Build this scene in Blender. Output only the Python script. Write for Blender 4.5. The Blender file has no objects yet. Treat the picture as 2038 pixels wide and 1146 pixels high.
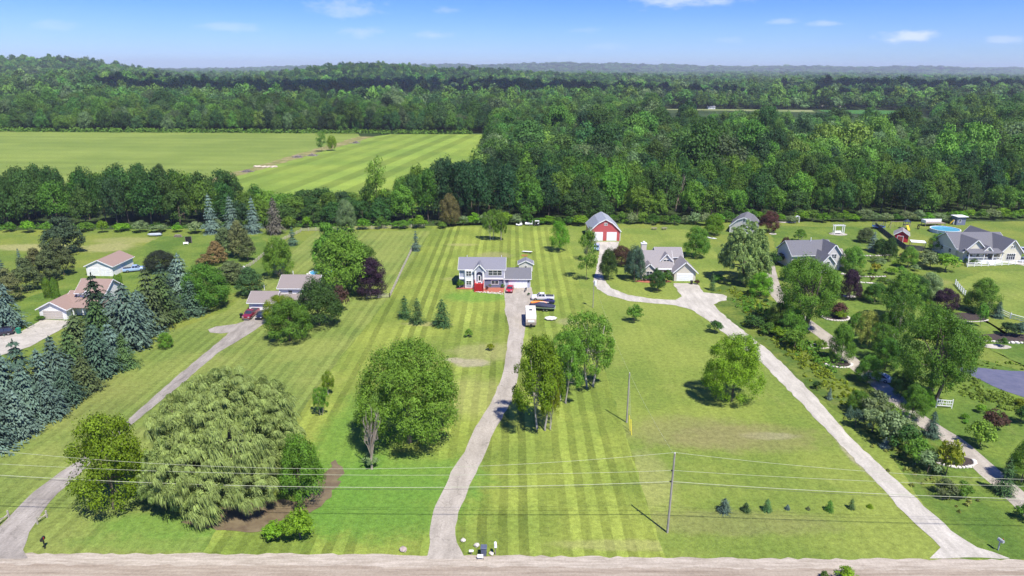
import bpy, math, random
import numpy as np
from mathutils import Vector, Matrix
R=math.radians
S=bpy.context.scene
# ---------------------------------------------------------------- camera
CAMH=57.0; FPX=1377.0; PITCH=R(17.6); ROLL=R(0.28)
cam=bpy.data.cameras.new('camera'); camo=bpy.data.objects.new('camera',cam); S.collection.objects.link(camo)
cam.sensor_width=36; cam.lens=FPX/2038*36; cam.clip_start=0.5; cam.clip_end=80000
camo.matrix_world=Matrix.Translation((0,0,CAMH))@Matrix.Rotation(R(90)-PITCH,4,'X')@Matrix.Rotation(ROLL,4,'Z')
S.camera=camo
# ---------------------------------------------------------------- sky and sun
SUN_EL=R(59); SUN_DIR=Vector((.54*math.cos(SUN_EL),-.84*math.cos(SUN_EL),math.sin(SUN_EL))).normalized()
w=bpy.data.worlds.new('World'); S.world=w; w.use_nodes=True
nt=w.node_tree; N=nt.nodes; Lk=nt.links; N.clear()
out=N.new('ShaderNodeOutputWorld'); bg=N.new('ShaderNodeBackground'); bg.inputs[1].default_value=.115
sky=N.new('ShaderNodeTexSky'); sky.sky_type='NISHITA'; sky.sun_disc=False; sky.sun_elevation=SUN_EL
sky.sun_rotation=math.atan2(SUN_DIR.x,SUN_DIR.y); sky.altitude=300; sky.air_density=1.0; sky.dust_density=.25; sky.ozone_density=2.5
tc=N.new('ShaderNodeTexCoord'); sp=N.new('ShaderNodeSeparateXYZ'); Lk.new(tc.outputs['Generated'],sp.inputs[0])
# slight tint by elevation: deeper blue higher up
tr=N.new('ShaderNodeValToRGB'); Lk.new(sp.outputs['Z'],tr.inputs[0])
cr=tr.color_ramp; cr.elements[0].position=0.0; cr.elements[0].color=(.46,.64,1.10,1); cr.elements[1].position=.12; cr.elements[1].color=(.15,.36,1.04,1)
e=cr.elements.new(.05); e.color=(.36,.55,1.08,1)
mx=N.new('ShaderNodeMix'); mx.data_type='RGBA'; mx.blend_type='MULTIPLY'; mx.inputs[0].default_value=1
Lk.new(sky.outputs[0],mx.inputs[6]); Lk.new(tr.outputs[0],mx.inputs[7])
# a few thin fair-weather clouds, each at its own bearing
last=mx.outputs[2]
nz=N.new('ShaderNodeTexNoise'); nz.inputs['Scale'].default_value=38; nz.inputs['Detail'].default_value=6; nz.inputs['Roughness'].default_value=.6
mp=N.new('ShaderNodeMapping'); mp.inputs['Scale'].default_value=(1,1,2.6); Lk.new(tc.outputs['Generated'],mp.inputs[0]); Lk.new(mp.outputs[0],nz.inputs['Vector'])
def pixdir(px,py):
    x=px-1019; y=573-py; c,s=math.cos(ROLL),math.sin(ROLL); x,y=x*c-y*s,x*s+y*c
    return Vector((x,FPX*math.cos(PITCH)+y*math.sin(PITCH),-FPX*math.sin(PITCH)+y*math.cos(PITCH)))
acc=None
for (px,py,wd,ht,st) in [(690,17,70,16,.3),(1355,2,95,12,.5),(1808,71,40,12,.62),(450,52,50,11,.22),(720,64,36,10,.28),(862,69,36,9,.28),(105,52,34,10,.18),(888,21,26,7,.22),(1550,43,26,6,.25),(1645,46,26,6,.3),(1995,79,22,7,.3),(1165,60,30,6,.12),(1440,80,40,6,.12),(1200,92,40,7,.1)]:
    d=pixdir(px,py).normalized()
    sb=N.new('ShaderNodeVectorMath'); sb.operation='SUBTRACT'; Lk.new(tc.outputs['Generated'],sb.inputs[0]); sb.inputs[1].default_value=d
    sc=N.new('ShaderNodeVectorMath'); sc.operation='MULTIPLY'; Lk.new(sb.outputs[0],sc.inputs[0]); sc.inputs[1].default_value=(FPX/wd,FPX/wd*.6,FPX/ht)
    ln=N.new('ShaderNodeVectorMath'); ln.operation='LENGTH'; Lk.new(sc.outputs[0],ln.inputs[0])
    a=N.new('ShaderNodeMath'); a.operation='MULTIPLY_ADD'; Lk.new(nz.outputs[0],a.inputs[0]); a.inputs[1].default_value=-2.6; Lk.new(ln.outputs['Value'],a.inputs[2])
    m=N.new('ShaderNodeMapRange'); m.interpolation_type='SMOOTHSTEP'; Lk.new(a.outputs[0],m.inputs[0]); m.inputs[1].default_value=-.1; m.inputs[2].default_value=-1.3; m.inputs[3].default_value=0; m.inputs[4].default_value=st
    if acc is None: acc=m.outputs[0]
    else:
        mm=N.new('ShaderNodeMath'); mm.operation='MAXIMUM'; Lk.new(acc,mm.inputs[0]); Lk.new(m.outputs[0],mm.inputs[1]); acc=mm.outputs[0]
cm=N.new('ShaderNodeMix'); cm.data_type='RGBA'; Lk.new(acc,cm.inputs[0]); Lk.new(last,cm.inputs[6]); cm.inputs[7].default_value=(6.2,6.5,7.6,1)
Lk.new(cm.outputs[2],bg.inputs[0]); Lk.new(bg.outputs[0],out.inputs[0])
sl=bpy.data.lights.new('sun','SUN'); sl.energy=4.9; sl.angle=R(.55); sl.color=(1,.95,.85)
so=bpy.data.objects.new('sun',sl); S.collection.objects.link(so); so.rotation_euler=SUN_DIR.to_track_quat('Z','Y').to_euler()
vs=S.view_settings; vs.view_transform='Standard'; vs.look='None'; vs.gamma=1; vs.exposure=.52
cy=S.cycles; cy.max_bounces=5; cy.diffuse_bounces=3; cy.glossy_bounces=2; cy.transmission_bounces=3; cy.transparent_max_bounces=4; cy.volume_bounces=0
cy.caustics_reflective=False; cy.caustics_refractive=False; cy.use_denoising=True; cy.use_adaptive_sampling=True; cy.adaptive_threshold=.02
# ---------------------------------------------------------------- ground points seen from the drone's survey
def G(px,py,z=0.0):
    d=pixdir(px,py); t=(z-CAMH)/d.z
    return Vector((d.x*t,d.y*t,z))
def ppm(px,py):
    d=pixdir(px,py); t=-CAMH/d.z; return 1/t
# ---------------------------------------------------------------- tagging
def tag(o,label=None,cat=None,group=None,kind=None):
    if label: o['label']=label
    if cat: o['category']=cat
    if group: o['group']=group
    if kind: o['kind']=kind
    return o
def link(o,parent=None):
    S.collection.objects.link(o)
    if parent: o.parent=parent
    return o
def empty(name,loc,rz=0,label=None,cat=None,group=None,sc=1):
    o=bpy.data.objects.new(name,None); o.empty_display_size=.3; link(o); o.location=loc; o.rotation_euler=(0,0,rz)
    if sc!=1: o.scale=(sc,sc,sc)
    return tag(o,label,cat,group)
def copy_tree(o,parent=None):
    c=o.copy(); S.collection.objects.link(c); c.parent=parent
    for ch in o.children: copy_tree(ch,c)
    return c
# ---------------------------------------------------------------- materials
MATS={}
def mat(name,c,rough=.8,c2=None,scale=3.0,var=.18,metal=0,spec=.3,bump=0,stretch=(1,1,1),emit=None,coat=0):
    if name in MATS: return MATS[name]
    m=bpy.data.materials.new(name); m.use_nodes=True; nt=m.node_tree; n=nt.nodes; b=n['Principled BSDF']
    b.inputs['Roughness'].default_value=rough; b.inputs['Metallic'].default_value=metal; b.inputs['Specular IOR Level'].default_value=spec
    if coat: b.inputs['Coat Weight'].default_value=coat
    t=n.new('ShaderNodeTexCoord'); mp=n.new('ShaderNodeMapping'); mp.inputs['Scale'].default_value=stretch; nt.links.new(t.outputs['Object'],mp.inputs[0])
    z=n.new('ShaderNodeTexNoise'); z.inputs['Scale'].default_value=scale; z.inputs['Detail'].default_value=6; z.inputs['Roughness'].default_value=.65; nt.links.new(mp.outputs[0],z.inputs['Vector'])
    r=n.new('ShaderNodeValToRGB'); nt.links.new(z.outputs[0],r.inputs[0])
    a=[x*(1-var) for x in c]; d=list(c2) if c2 else [min(1,x*(1+var)) for x in c]
    r.color_ramp.elements[0].position=.32; r.color_ramp.elements[0].color=(*a,1); r.color_ramp.elements[1].position=.68; r.color_ramp.elements[1].color=(*d,1)
    nt.links.new(r.outputs[0],b.inputs['Base Color'])
    if bump:
        bu=n.new('ShaderNodeBump'); bu.inputs['Strength'].default_value=bump; bu.inputs['Distance'].default_value=.1; nt.links.new(z.outputs[0],bu.inputs['Height']); nt.links.new(bu.outputs[0],b.inputs['Normal'])
    if emit: b.inputs['Emission Color'].default_value=(*emit,1); b.inputs['Emission Strength'].default_value=1
    MATS[name]=m; return m
def siding(name,c,period=.2):
    """horizontal lap boards"""
    if name in MATS: return MATS[name]
    m=mat(name,c,.6,var=.05,scale=1.5); nt=m.node_tree; n=nt.nodes; b=n['Principled BSDF']
    t=n.new('ShaderNodeTexCoord'); s=n.new('ShaderNodeSeparateXYZ'); nt.links.new(t.outputs['Object'],s.inputs[0])
    f=n.new('ShaderNodeMath'); f.operation='MODULO'; nt.links.new(s.outputs['Z'],f.inputs[0]); f.inputs[1].default_value=period
    bu=n.new('ShaderNodeBump'); bu.inputs['Strength'].default_value=.6; bu.inputs['Distance'].default_value=.1; nt.links.new(f.outputs[0],bu.inputs['Height']); nt.links.new(bu.outputs[0],b.inputs['Normal'])
    return m
def shingle(name,c):
    return mat(name,c,.9,scale=9,var=.22,stretch=(1,3,3),bump=.4)
# foliage: the object's own colour, varied tree by tree and clump by clump
def foliage(name,trans=.26,rough=.6,spec=.18,vlo=.82,vhi=1.2):
    m=bpy.data.materials.new(name); m.use_nodes=True; nt=m.node_tree; n=nt.nodes; L=nt.links; b=n['Principled BSDF']; b.inputs['Roughness'].default_value=rough; b.inputs['Specular IOR Level'].default_value=spec
    oi=n.new('ShaderNodeObjectInfo'); hs=n.new('ShaderNodeHueSaturation'); L.new(oi.outputs['Color'],hs.inputs['Color']); hs.inputs['Saturation'].default_value=1.1
    h=n.new('ShaderNodeMapRange'); L.new(oi.outputs['Random'],h.inputs[0]); h.inputs[3].default_value=.488; h.inputs[4].default_value=.525; L.new(h.outputs[0],hs.inputs['Hue'])
    fr=n.new('ShaderNodeMath'); fr.operation='MULTIPLY'; L.new(oi.outputs['Random'],fr.inputs[0]); fr.inputs[1].default_value=17.3
    f2=n.new('ShaderNodeMath'); f2.operation='FRACT'; L.new(fr.outputs[0],f2.inputs[0])
    v=n.new('ShaderNodeMapRange'); L.new(f2.outputs[0],v.inputs[0]); v.inputs[3].default_value=vlo; v.inputs[4].default_value=vhi
    g=n.new('ShaderNodeNewGeometry'); z=n.new('ShaderNodeTexNoise'); z.inputs['Scale'].default_value=.9; z.inputs['Detail'].default_value=4; L.new(g.outputs['Position'],z.inputs['Vector'])
    v2=n.new('ShaderNodeMapRange'); L.new(z.outputs[0],v2.inputs[0]); v2.inputs[1].default_value=.3; v2.inputs[2].default_value=.7; v2.inputs[3].default_value=.66; v2.inputs[4].default_value=1.4
    mu=n.new('ShaderNodeMath'); mu.operation='MULTIPLY'; L.new(v.outputs[0],mu.inputs[0]); L.new(v2.outputs[0],mu.inputs[1]); L.new(mu.outputs[0],hs.inputs['Value'])
    ri=n.new('ShaderNodeMapRange'); L.new(g.outputs['Random Per Island'],ri.inputs[0]); ri.inputs[3].default_value=.8; ri.inputs[4].default_value=1.22
    m3=n.new('ShaderNodeVectorMath'); m3.operation='SCALE'; L.new(hs.outputs[0],m3.inputs[0]); L.new(ri.outputs[0],m3.inputs['Scale'])
    L.new(m3.outputs[0],b.inputs['Base Color'])
    t=n.new('ShaderNodeBsdfTranslucent'); tm=n.new('ShaderNodeMix'); tm.data_type='RGBA'; tm.blend_type='MULTIPLY'; tm.inputs[0].default_value=1; L.new(m3.outputs[0],tm.inputs[6]); tm.inputs[7].default_value=(1.3,1.35,.7,1); L.new(tm.outputs[2],t.inputs[0])
    mx=n.new('ShaderNodeMixShader'); mx.inputs[0].default_value=trans; L.new(b.outputs[0],mx.inputs[1]); L.new(t.outputs[0],mx.inputs[2]); L.new(mx.outputs[0],n['Material Output'].inputs[0])
    MATS[name]=m; return m
FOL=foliage('foliage'); NEED=foliage('needles',.10,.7,.12)
BARK=mat('bark',(.16,.125,.095),.9,scale=6,var=.35,stretch=(1,1,.3)); BARKW=mat('pale_bark',(.36,.33,.28),.85,scale=7,var=.3,stretch=(1,1,.4)); DEADB=mat('dead_wood',(.34,.28,.23),.9,scale=5)
ROAD=None
def lawn(name,c1,c2,period=2.7,stripe=.0,blobs=(),angle=0.0,nscale=.06,dry=(.30,.29,.10),dryamt=.35):
    m=bpy.data.materials.new(name); m.use_nodes=True; nt=m.node_tree; n=nt.nodes; L=nt.links; b=n['Principled BSDF']; b.inputs['Roughness'].default_value=.95; b.inputs['Specular IOR Level'].default_value=.1
    t=n.new('ShaderNodeNewGeometry'); P=t.outputs['Position']
    def noise(s,d=5,r=.6,src=P):
        z=n.new('ShaderNodeTexNoise'); z.inputs['Scale'].default_value=s; z.inputs['Detail'].default_value=d; z.inputs['Roughness'].default_value=r; L.new(src,z.inputs['Vector']); return z.outputs[0]
    def math_(op,a,bv,c=None):
        k=n.new('ShaderNodeMath'); k.operation=op
        for i,q in enumerate((a,bv,c)):
            if q is None: continue
            if isinstance(q,(int,float)): k.inputs[i].default_value=q
            else: L.new(q,k.inputs[i])
        return k.outputs[0]
    def mr(src,a,b_,c,d,sm=True):
        k=n.new('ShaderNodeMapRange'); k.interpolation_type='SMOOTHSTEP' if sm else 'LINEAR'; L.new(src,k.inputs[0])
        for i,q in zip((1,2,3,4),(a,b_,c,d)): k.inputs[i].default_value=q
        return k.outputs[0]
    def mix(f,a,bc,bt='MIX'):
        k=n.new('ShaderNodeMix'); k.data_type='RGBA'; k.blend_type=bt
        if isinstance(f,(int,float)): k.inputs[0].default_value=f
        else: L.new(f,k.inputs[0])
        for i,q in ((6,a),(7,bc)):
            if isinstance(q,tuple): k.inputs[i].default_value=(*q,1)
            else: L.new(q,k.inputs[i])
        return k.outputs[2]
    base=mix(mr(noise(nscale,6,.62),.36,.64,0,1),c1,c2)
    if stripe:
        rt=n.new('ShaderNodeVectorRotate'); rt.rotation_type='Z_AXIS'; L.new(P,rt.inputs['Vector']); rt.inputs['Angle'].default_value=angle
        s=n.new('ShaderNodeSeparateXYZ'); L.new(rt.outputs[0],s.inputs[0])
        u=math_('MULTIPLY_ADD',noise(.12,3),.7,s.outputs['X']); u=math_('DIVIDE',u,period)
        w=math_('SINE',math_('MULTIPLY',u,2*math.pi),0)
        st=mr(w,-.35,.35,0,1)
        fl=math_('FLOOR',math_('MULTIPLY',u,2),0); wn=n.new('ShaderNodeTexWhiteNoise'); wn.noise_dimensions='1D'; L.new(fl,wn.inputs['W'])
        amp=math_('MULTIPLY',mr(noise(.06,5,.7),.36,.64,.5,1.3),stripe)
        k=math_('ADD',math_('MULTIPLY',math_('SUBTRACT',st,.5),amp),math_('MULTIPLY',math_('SUBTRACT',wn.outputs[0],.5),stripe*.8))
        # thin pale line where passes meet
        ed=mr(math_('ABSOLUTE',w,0),.0,.25,stripe*.35,0)
        k=math_('ADD',math_('ADD',k,ed),1.0)
        sv=n.new('ShaderNodeVectorMath'); sv.operation='SCALE'; L.new(base,sv.inputs[0]); L.new(k,sv.inputs['Scale']); base=sv.outputs[0]
    base=mix(math_('MULTIPLY',mr(noise(.11,8,.72),.55,.78,0,1),dryamt),base,dry)
    base=mix(mr(noise(.45,8,.82),.53,.68,0,.45),base,tuple(q*.72 for q in c2))
    dist=noise(.35,6,.7)
    for (bx,by,rx,ry,col,st) in blobs:
        sb=n.new('ShaderNodeVectorMath'); sb.operation='SUBTRACT'; L.new(P,sb.inputs[0]); sb.inputs[1].default_value=(bx,by,0)
        ml=n.new('ShaderNodeVectorMath'); ml.operation='MULTIPLY'; L.new(sb.outputs[0],ml.inputs[0]); ml.inputs[1].default_value=(1/rx,1/ry,0)
        ln=n.new('ShaderNodeVectorMath'); ln.operation='LENGTH'; L.new(ml.outputs[0],ln.inputs[0])
        q=math_('MULTIPLY_ADD',dist,1.1,ln.outputs['Value'])
        base=mix(mr(q,1.15,1.75,st,0),base,col)
    fine=mr(noise(1.3,8,.82),.33,.67,.64,1.36,False)
    sv=n.new('ShaderNodeVectorMath'); sv.operation='SCALE'; L.new(base,sv.inputs[0]); L.new(fine,sv.inputs['Scale'])
    f2=mr(noise(7,3,.7),.3,.7,.8,1.2,False); s3=n.new('ShaderNodeVectorMath'); s3.operation='SCALE'; L.new(sv.outputs[0],s3.inputs[0]); L.new(f2,s3.inputs['Scale']); sv=s3
    L.new(sv.outputs[0],b.inputs['Base Color'])
    bu=n.new('ShaderNodeBump'); bu.inputs['Strength'].default_value=.5; bu.inputs['Distance'].default_value=.12; L.new(noise(5,4,.7),bu.inputs['Height']); L.new(bu.outputs[0],b.inputs['Normal'])
    MATS[name]=m; return m
# ---------------------------------------------------------------- mesh builder
class MB:
    def __init__(s): s.v=[]; s.f=[]; s.m=None; s.sm=False
    def add(s,vs,fs):
        o=len(s.v); s.v+= [tuple(v) for v in vs]; s.f+=[tuple(i+o for i in f) for f in fs]; return s
    def box(s,x0,x1,y0,y1,z0,z1,b=0):
        if b:
            # chamfered top and vertical edges
            v=[(x0+b,y0,z0),(x1-b,y0,z0),(x1,y0+b,z0),(x1,y1-b,z0),(x1-b,y1,z0),(x0+b,y1,z0),(x0,y1-b,z0),(x0,y0+b,z0)]
            v2=[(a,c,z1-b) for a,c,_ in v]; cx,cy=(x0+x1)/2,(y0+y1)/2
            v3=[(a-math.copysign(b,a-cx),c-math.copysign(b,c-cy),z1) for a,c,_ in v]
            fs=[tuple(range(7,-1,-1)),tuple(range(16,24))]
            for k in range(8):
                j=(k+1)%8; fs+=[(k,j,8+j,8+k),(8+k,8+j,16+j,16+k)]
            return s.add(v+v2+v3,fs)
        return s.add([(x0,y0,z0),(x1,y0,z0),(x1,y1,z0),(x0,y1,z0),(x0,y0,z1),(x1,y0,z1),(x1,y1,z1),(x0,y1,z1)],
            [(3,2,1,0),(4,5,6,7),(0,1,5,4),(1,2,6,5),(2,3,7,6),(3,0,4,7)])
    def prism(s,pts,a0,a1,axis='y'):
        """pts (u,z) polygon extruded along axis"""
        n=len(pts)
        mk=(lambda u,z,a:(u,a,z)) if axis=='y' else ((lambda u,z,a:(a,u,z)) if axis=='x' else (lambda u,z,a:(u,z,a)))
        v=[mk(u,z,a0) for u,z in pts]+[mk(u,z,a1) for u,z in pts]
        fs=[tuple(range(n)),tuple(range(2*n-1,n-1,-1))]+[(i,i+n,(i+1)%n+n,(i+1)%n) for i in range(n)]
        return s.add(v,fs)
    def tube(s,pts,rs,k=8,caps=True):
        pts=[Vector(p) for p in pts]
        if not hasattr(rs,'__len__'): rs=[rs]*len(pts)
        rings=[]
        for i,p in enumerate(pts):
            d=(pts[min(i+1,len(pts)-1)]-pts[max(i-1,0)]).normalized()
            a=d.cross(Vector((0,0,1))); 
            if a.length<.05: a=d.cross(Vector((1,0,0)))
            a.normalize(); b=d.cross(a)
            rings.append([p+(a*math.cos(t)+b*math.sin(t))*rs[i] for t in [2*math.pi*j/k for j in range(k)]])
        v=[q for r in rings for q in r]; fs=[]
        for i in range(len(pts)-1):
            for j in range(k): fs.append((i*k+j,i*k+(j+1)%k,(i+1)*k+(j+1)%k,(i+1)*k+j))
        if caps: fs+= [tuple(range(k-1,-1,-1)),tuple((len(pts)-1)*k+j for j in range(k))]
        return s.add(v,fs)
    def lathe(s,prof,k=24,cx=0,cy=0):
        v=[(cx+r*math.cos(2*math.pi*j/k),cy+r*math.sin(2*math.pi*j/k),z) for r,z in prof for j in range(k)]; fs=[]
        for i in range(len(prof)-1):
            for j in range(k): fs.append((i*k+j,i*k+(j+1)%k,(i+1)*k+(j+1)%k,(i+1)*k+j))
        fs+=[tuple(range(k-1,-1,-1)),tuple((len(prof)-1)*k+j for j in range(k))]
        return s.add(v,fs)
    def rock(s,c,r,rng,sq=.7):
        import itertools
        k=7; v=[];fs=[]
        for i,(ph,rr) in enumerate([(-.6,.75),(0,1),(.6,.8)]):
            for j in range(k):
                t=2*math.pi*(j+.5*(i%2))/k; q=r*rr*rng.uniform(.8,1.15); v.append((c[0]+q*math.cos(t),c[1]+q*math.sin(t),c[2]+r*sq*ph))
        v.append((c[0],c[1],c[2]+r*sq)); 
        for i in range(2):
            for j in range(k): fs.append((i*k+j,i*k+(j+1)%k,(i+1)*k+(j+1)%k,(i+1)*k+j))
        for j in range(k): fs.append((2*k+j,2*k+(j+1)%k,3*k))
        fs.append(tuple(range(k-1,-1,-1)))
        return s.add(v,fs)
    def build(s,name,m,parent=None,loc=None,rz=0,smooth=False):
        me=bpy.data.meshes.new(name); me.from_pydata(s.v,[],s.f); me.update()
        import bmesh
        bm=bmesh.new(); bm.from_mesh(me); bmesh.ops.recalc_face_normals(bm,faces=bm.faces); bm.to_mesh(me); bm.free()
        if smooth:
            me.shade_smooth()
        me.materials.append(m)
        o=bpy.data.objects.new(name,me); link(o,parent)
        if loc is not None: o.location=loc
        o.rotation_euler=(0,0,rz); return o
def npmesh(name,v,f4,m,smooth=False):
    me=bpy.data.meshes.new(name); nv=len(v); nf=len(f4)
    me.vertices.add(nv); me.vertices.foreach_set('co',np.asarray(v,dtype=np.float32).ravel())
    me.loops.add(nf*4); me.loops.foreach_set('vertex_index',np.asarray(f4,dtype=np.int32).ravel())
    me.polygons.add(nf); me.polygons.foreach_set('loop_start',np.arange(0,nf*4,4,dtype=np.int32)); me.polygons.foreach_set('loop_total',np.full(nf,4,dtype=np.int32))
    me.update(calc_edges=True); me.materials.append(m)
    if smooth: me.shade_smooth()
    return me

WOODC=[(0.095,0.174,0.038),(0.076,0.140,0.034),(0.047,0.095,0.031),(0.084,0.157,0.034),(0.085,0.150,0.036),(0.056,0.107,0.034),(0.101,0.190,0.040),(0.134,0.212,0.050),(0.067,0.123,0.034),(0.123,0.179,0.078),(0.040,0.078,0.031),(0.078,0.145,0.031)]
def woodfol():
    m=FOL.copy(); m.name='woodland_foliage'; nt=m.node_tree; n=nt.nodes; oi=[x for x in n if x.type=='OBJECT_INFO'][0]; hs=[x for x in n if x.type=='HUE_SAT'][0]
    f=n.new('ShaderNodeMath'); f.operation='MULTIPLY'; nt.links.new(oi.outputs['Random'],f.inputs[0]); f.inputs[1].default_value=7.77; g=n.new('ShaderNodeMath'); g.operation='FRACT'; nt.links.new(f.outputs[0],g.inputs[0])
    r=n.new('ShaderNodeValToRGB'); r.color_ramp.interpolation='CONSTANT'; nt.links.new(g.outputs[0],r.inputs[0]); e=r.color_ramp.elements
    e[0].position=0; e[0].color=(*WOODC[0],1); e[1].position=1/12; e[1].color=(*WOODC[1],1)
    for i in range(2,12): q=e.new(i/12); q.color=(*WOODC[i],1)
    nt.links.new(r.outputs[0],hs.inputs['Color'])
    ge=n.new('ShaderNodeNewGeometry'); z=n.new('ShaderNodeTexNoise'); z.inputs['Scale'].default_value=.0065; z.inputs['Detail'].default_value=4; nt.links.new(ge.outputs['Position'],z.inputs['Vector'])
    q=n.new('ShaderNodeMapRange'); nt.links.new(z.outputs[0],q.inputs[0]); q.inputs[1].default_value=.35; q.inputs[2].default_value=.65; q.inputs[3].default_value=.72; q.inputs[4].default_value=1.4
    src=hs.inputs['Value'].links[0].from_socket; k=n.new('ShaderNodeMath'); k.operation='MULTIPLY'; nt.links.new(src,k.inputs[0]); nt.links.new(q.outputs[0],k.inputs[1]); nt.links.new(k.outputs[0],hs.inputs['Value']); 
    for x in n:
        if x.type=='MAP_RANGE' and abs(x.inputs[3].default_value-.82)<1e-4: x.inputs[3].default_value=.6; x.inputs[4].default_value=1.65
    return m
WFOL=woodfol()
HAZE=0.00008
# ---------------------------------------------------------------- terrain
def hz(x,y):
    x=np.asarray(x,float); y=np.asarray(y,float)
    f=np.clip((y-680)/700,0,1)**2
    z=f*(6*np.sin(x/310+1)*np.cos(y/420)+5*np.sin(x/170+y/260+2)+4*np.sin(y/190-x/520))*np.clip(1-(y-3000)/4000,.3,1)
    g=lambda cx,cy,a,sx,sy: a*np.exp(-((x-cx)/sx)**2-((y-cy)/sy)**2)
    z=z+g(-1440,2350,45,235,520)+g(-1850,2400,27,330,560)+g(-2300,1900,14,400,420)+g(-600,2650,37,230,420)+g(-330,2700,30,240,420)+g(-90,2700,14,170,400)+g(-2600,3000,30,700,700)+g(-950,1700,14,400,300)
    z=z+g(900,9000,80,1700,1100)+g(3300,9500,66,1900,1100)+g(5800,9500,60,1500,1100)+g(-1600,9500,70,1700,1000)+g(2000,5600,16,900,500)+g(7500,10500,66,1700,1100)
    z=z*(1-np.clip(1.6-np.maximum(np.abs(x-420)/300,np.abs(y-1020)/170),0,1))
    far=np.clip((y-6500)/2500,0,1); z=z+far*(7*np.sin(x/620+1)+5*np.sin(x/260)+3*np.sin(x/110+2))
    return z
def build_ground():
    ys=np.concatenate([np.linspace(-400,700,23),700*np.exp(np.linspace(0.02,math.log(26000/700),150))])
    us=np.linspace(-1,1,150)
    hw=np.maximum(1500,1500+ys*1.0)
    X=us[None,:]*hw[:,None]; Y=np.repeat(ys[:,None],len(us),1); Z=hz(X,Y)
    v=np.stack([X,Y,Z],-1).reshape(-1,3); n=len(us); i,j=np.meshgrid(np.arange(len(ys)-1),np.arange(n-1),indexing='ij'); a=(i*n+j).ravel()
    f=np.stack([a,a+1,a+n+1,a+n],1)
    m=lawn('forest_floor',(.030,.052,.016),(.055,.085,.026),nscale=.02,dry=(.07,.075,.03),dryamt=.4)
    o=bpy.data.objects.new('ground',npmesh('ground',v,f,m,True)); link(o); tag(o,kind='structure')
build_ground()
rj=random.Random(4)
ZN=[0]
def sheet(name,pts,z,m,jit=.25,step=2.0,kind='structure',px=True,close=True):
    ZN[0]+=1; z+=ZN[0]*.0009
    P=[G(*p).xy if px else Vector(p) for p in pts]
    q=[]
    for i in range(len(P)):
        a=P[i]; b=P[(i+1)%len(P)]; n=max(1,int((b-a).length/step)) if jit else 1
        for k in range(n):
            p=a.lerp(b,k/n); q.append((p.x+(rj.uniform(-jit,jit) if k else 0),p.y+(rj.uniform(-jit,jit) if k else 0),z))
    mb=MB(); mb.v=q; mb.f=[tuple(range(len(q)))]
    me=bpy.data.meshes.new(name); me.from_pydata(q,[],mb.f); me.update()
    if me.polygons[0].normal.z<0: me.flip_normals()
    me.materials.append(m); o=bpy.data.objects.new(name,me); link(o); tag(o,kind=kind); return o
def ribbon(name,pts,w,z,m,jit=.2,px=True):
    P=[G(*p).xy if px else Vector(p) for p in pts]
    # catmull smoothing
    Q=[]
    for i in range(len(P)-1):
        p0,p1,p2,p3=P[max(i-1,0)],P[i],P[i+1],P[min(i+2,len(P)-1)]
        n=max(2,int((p2-p1).length/2))
        for k in range(n):
            t=k/n; Q.append(.5*((2*p1)+(p2-p0)*t+(2*p0-5*p1+4*p2-p3)*t*t+(3*p1-p0-3*p2+p3)*t**3))
    Q.append(P[-1]); v=[];f=[]
    for i,p in enumerate(Q):
        d=(Q[min(i+1,len(Q)-1)]-Q[max(i-1,0)]).normalized(); nn=Vector((-d.y,d.x)); h=w/2+rj.uniform(-jit,jit)*.5; h2=w/2+rj.uniform(-jit,jit)*.5
        v+=[(p.x+nn.x*h,p.y+nn.y*h,z),(p.x-nn.x*h2,p.y-nn.y*h2,z)]
    for i in range(len(Q)-1): f.append((2*i,2*i+1,2*i+3,2*i+2))
    me=bpy.data.meshes.new(name); me.from_pydata(v,[],f); me.update(); me.materials.append(m)
    if me.polygons[0].normal.z<0: me.flip_normals()
    o=bpy.data.objects.new(name,me); link(o); tag(o,kind='structure'); return o
def gb(px,py,rx,ry,col,st=1): p=G(px,py); return (p.x,p.y,rx,ry,col,st)
LUSH=(.11,.225,.033); DIRT=(.34,.30,.20); TAN=(.33,.31,.13)
M_mead=lawn('meadow_grass',(.19,.225,.042),(.12,.18,.032),nscale=.05,blobs=[gb(70,492,16,5,(.33,.31,.13),.75),gb(215,492,9,7,(.33,.31,.13),.7),gb(250,478,12,5,(.30,.29,.11),.6),gb(1760,470,10,5,TAN,.3),gb(1830,560,10,5,(.28,.27,.09),.5)])
M_main=lawn('striped_lawn',(.235,.282,.052),(.15,.205,.036),2.7,.28,[
  gb(700,890,7,22,LUSH,.7),gb(760,1000,14,9,LUSH,.65),gb(690,1020,12,5,LUSH,.55),gb(800,950,14,7,LUSH,.7),gb(950,590,9,5,(.09,.24,.03),.55),
  gb(940,722,4,2.2,DIRT,.8),gb(905,717,2.2,1.5,DIRT,.8),gb(975,700,9,5,TAN,.5),gb(940,790,9,9,TAN,.3),gb(985,508,6,4.5,(.30,.27,.12),.55),gb(920,487,6,1.8,TAN,.5),
  gb(1130,640,3,2.6,(.30,.28,.14),.5),gb(905,555,4,2,TAN,.4),gb(850,645,6,1.6,TAN,.6),gb(1250,1085,10,1.2,TAN,.4)],nscale=.05)
M_left=lawn('fine_striped_lawn',(.205,.245,.058),(.14,.195,.042),2.2,.2,[gb(330,1045,10,3,LUSH,.6),gb(460,1080,22,2,LUSH,.4),gb(60,800,20,14,(.20,.19,.06),.3)],nscale=.06,angle=R(2))
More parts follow.
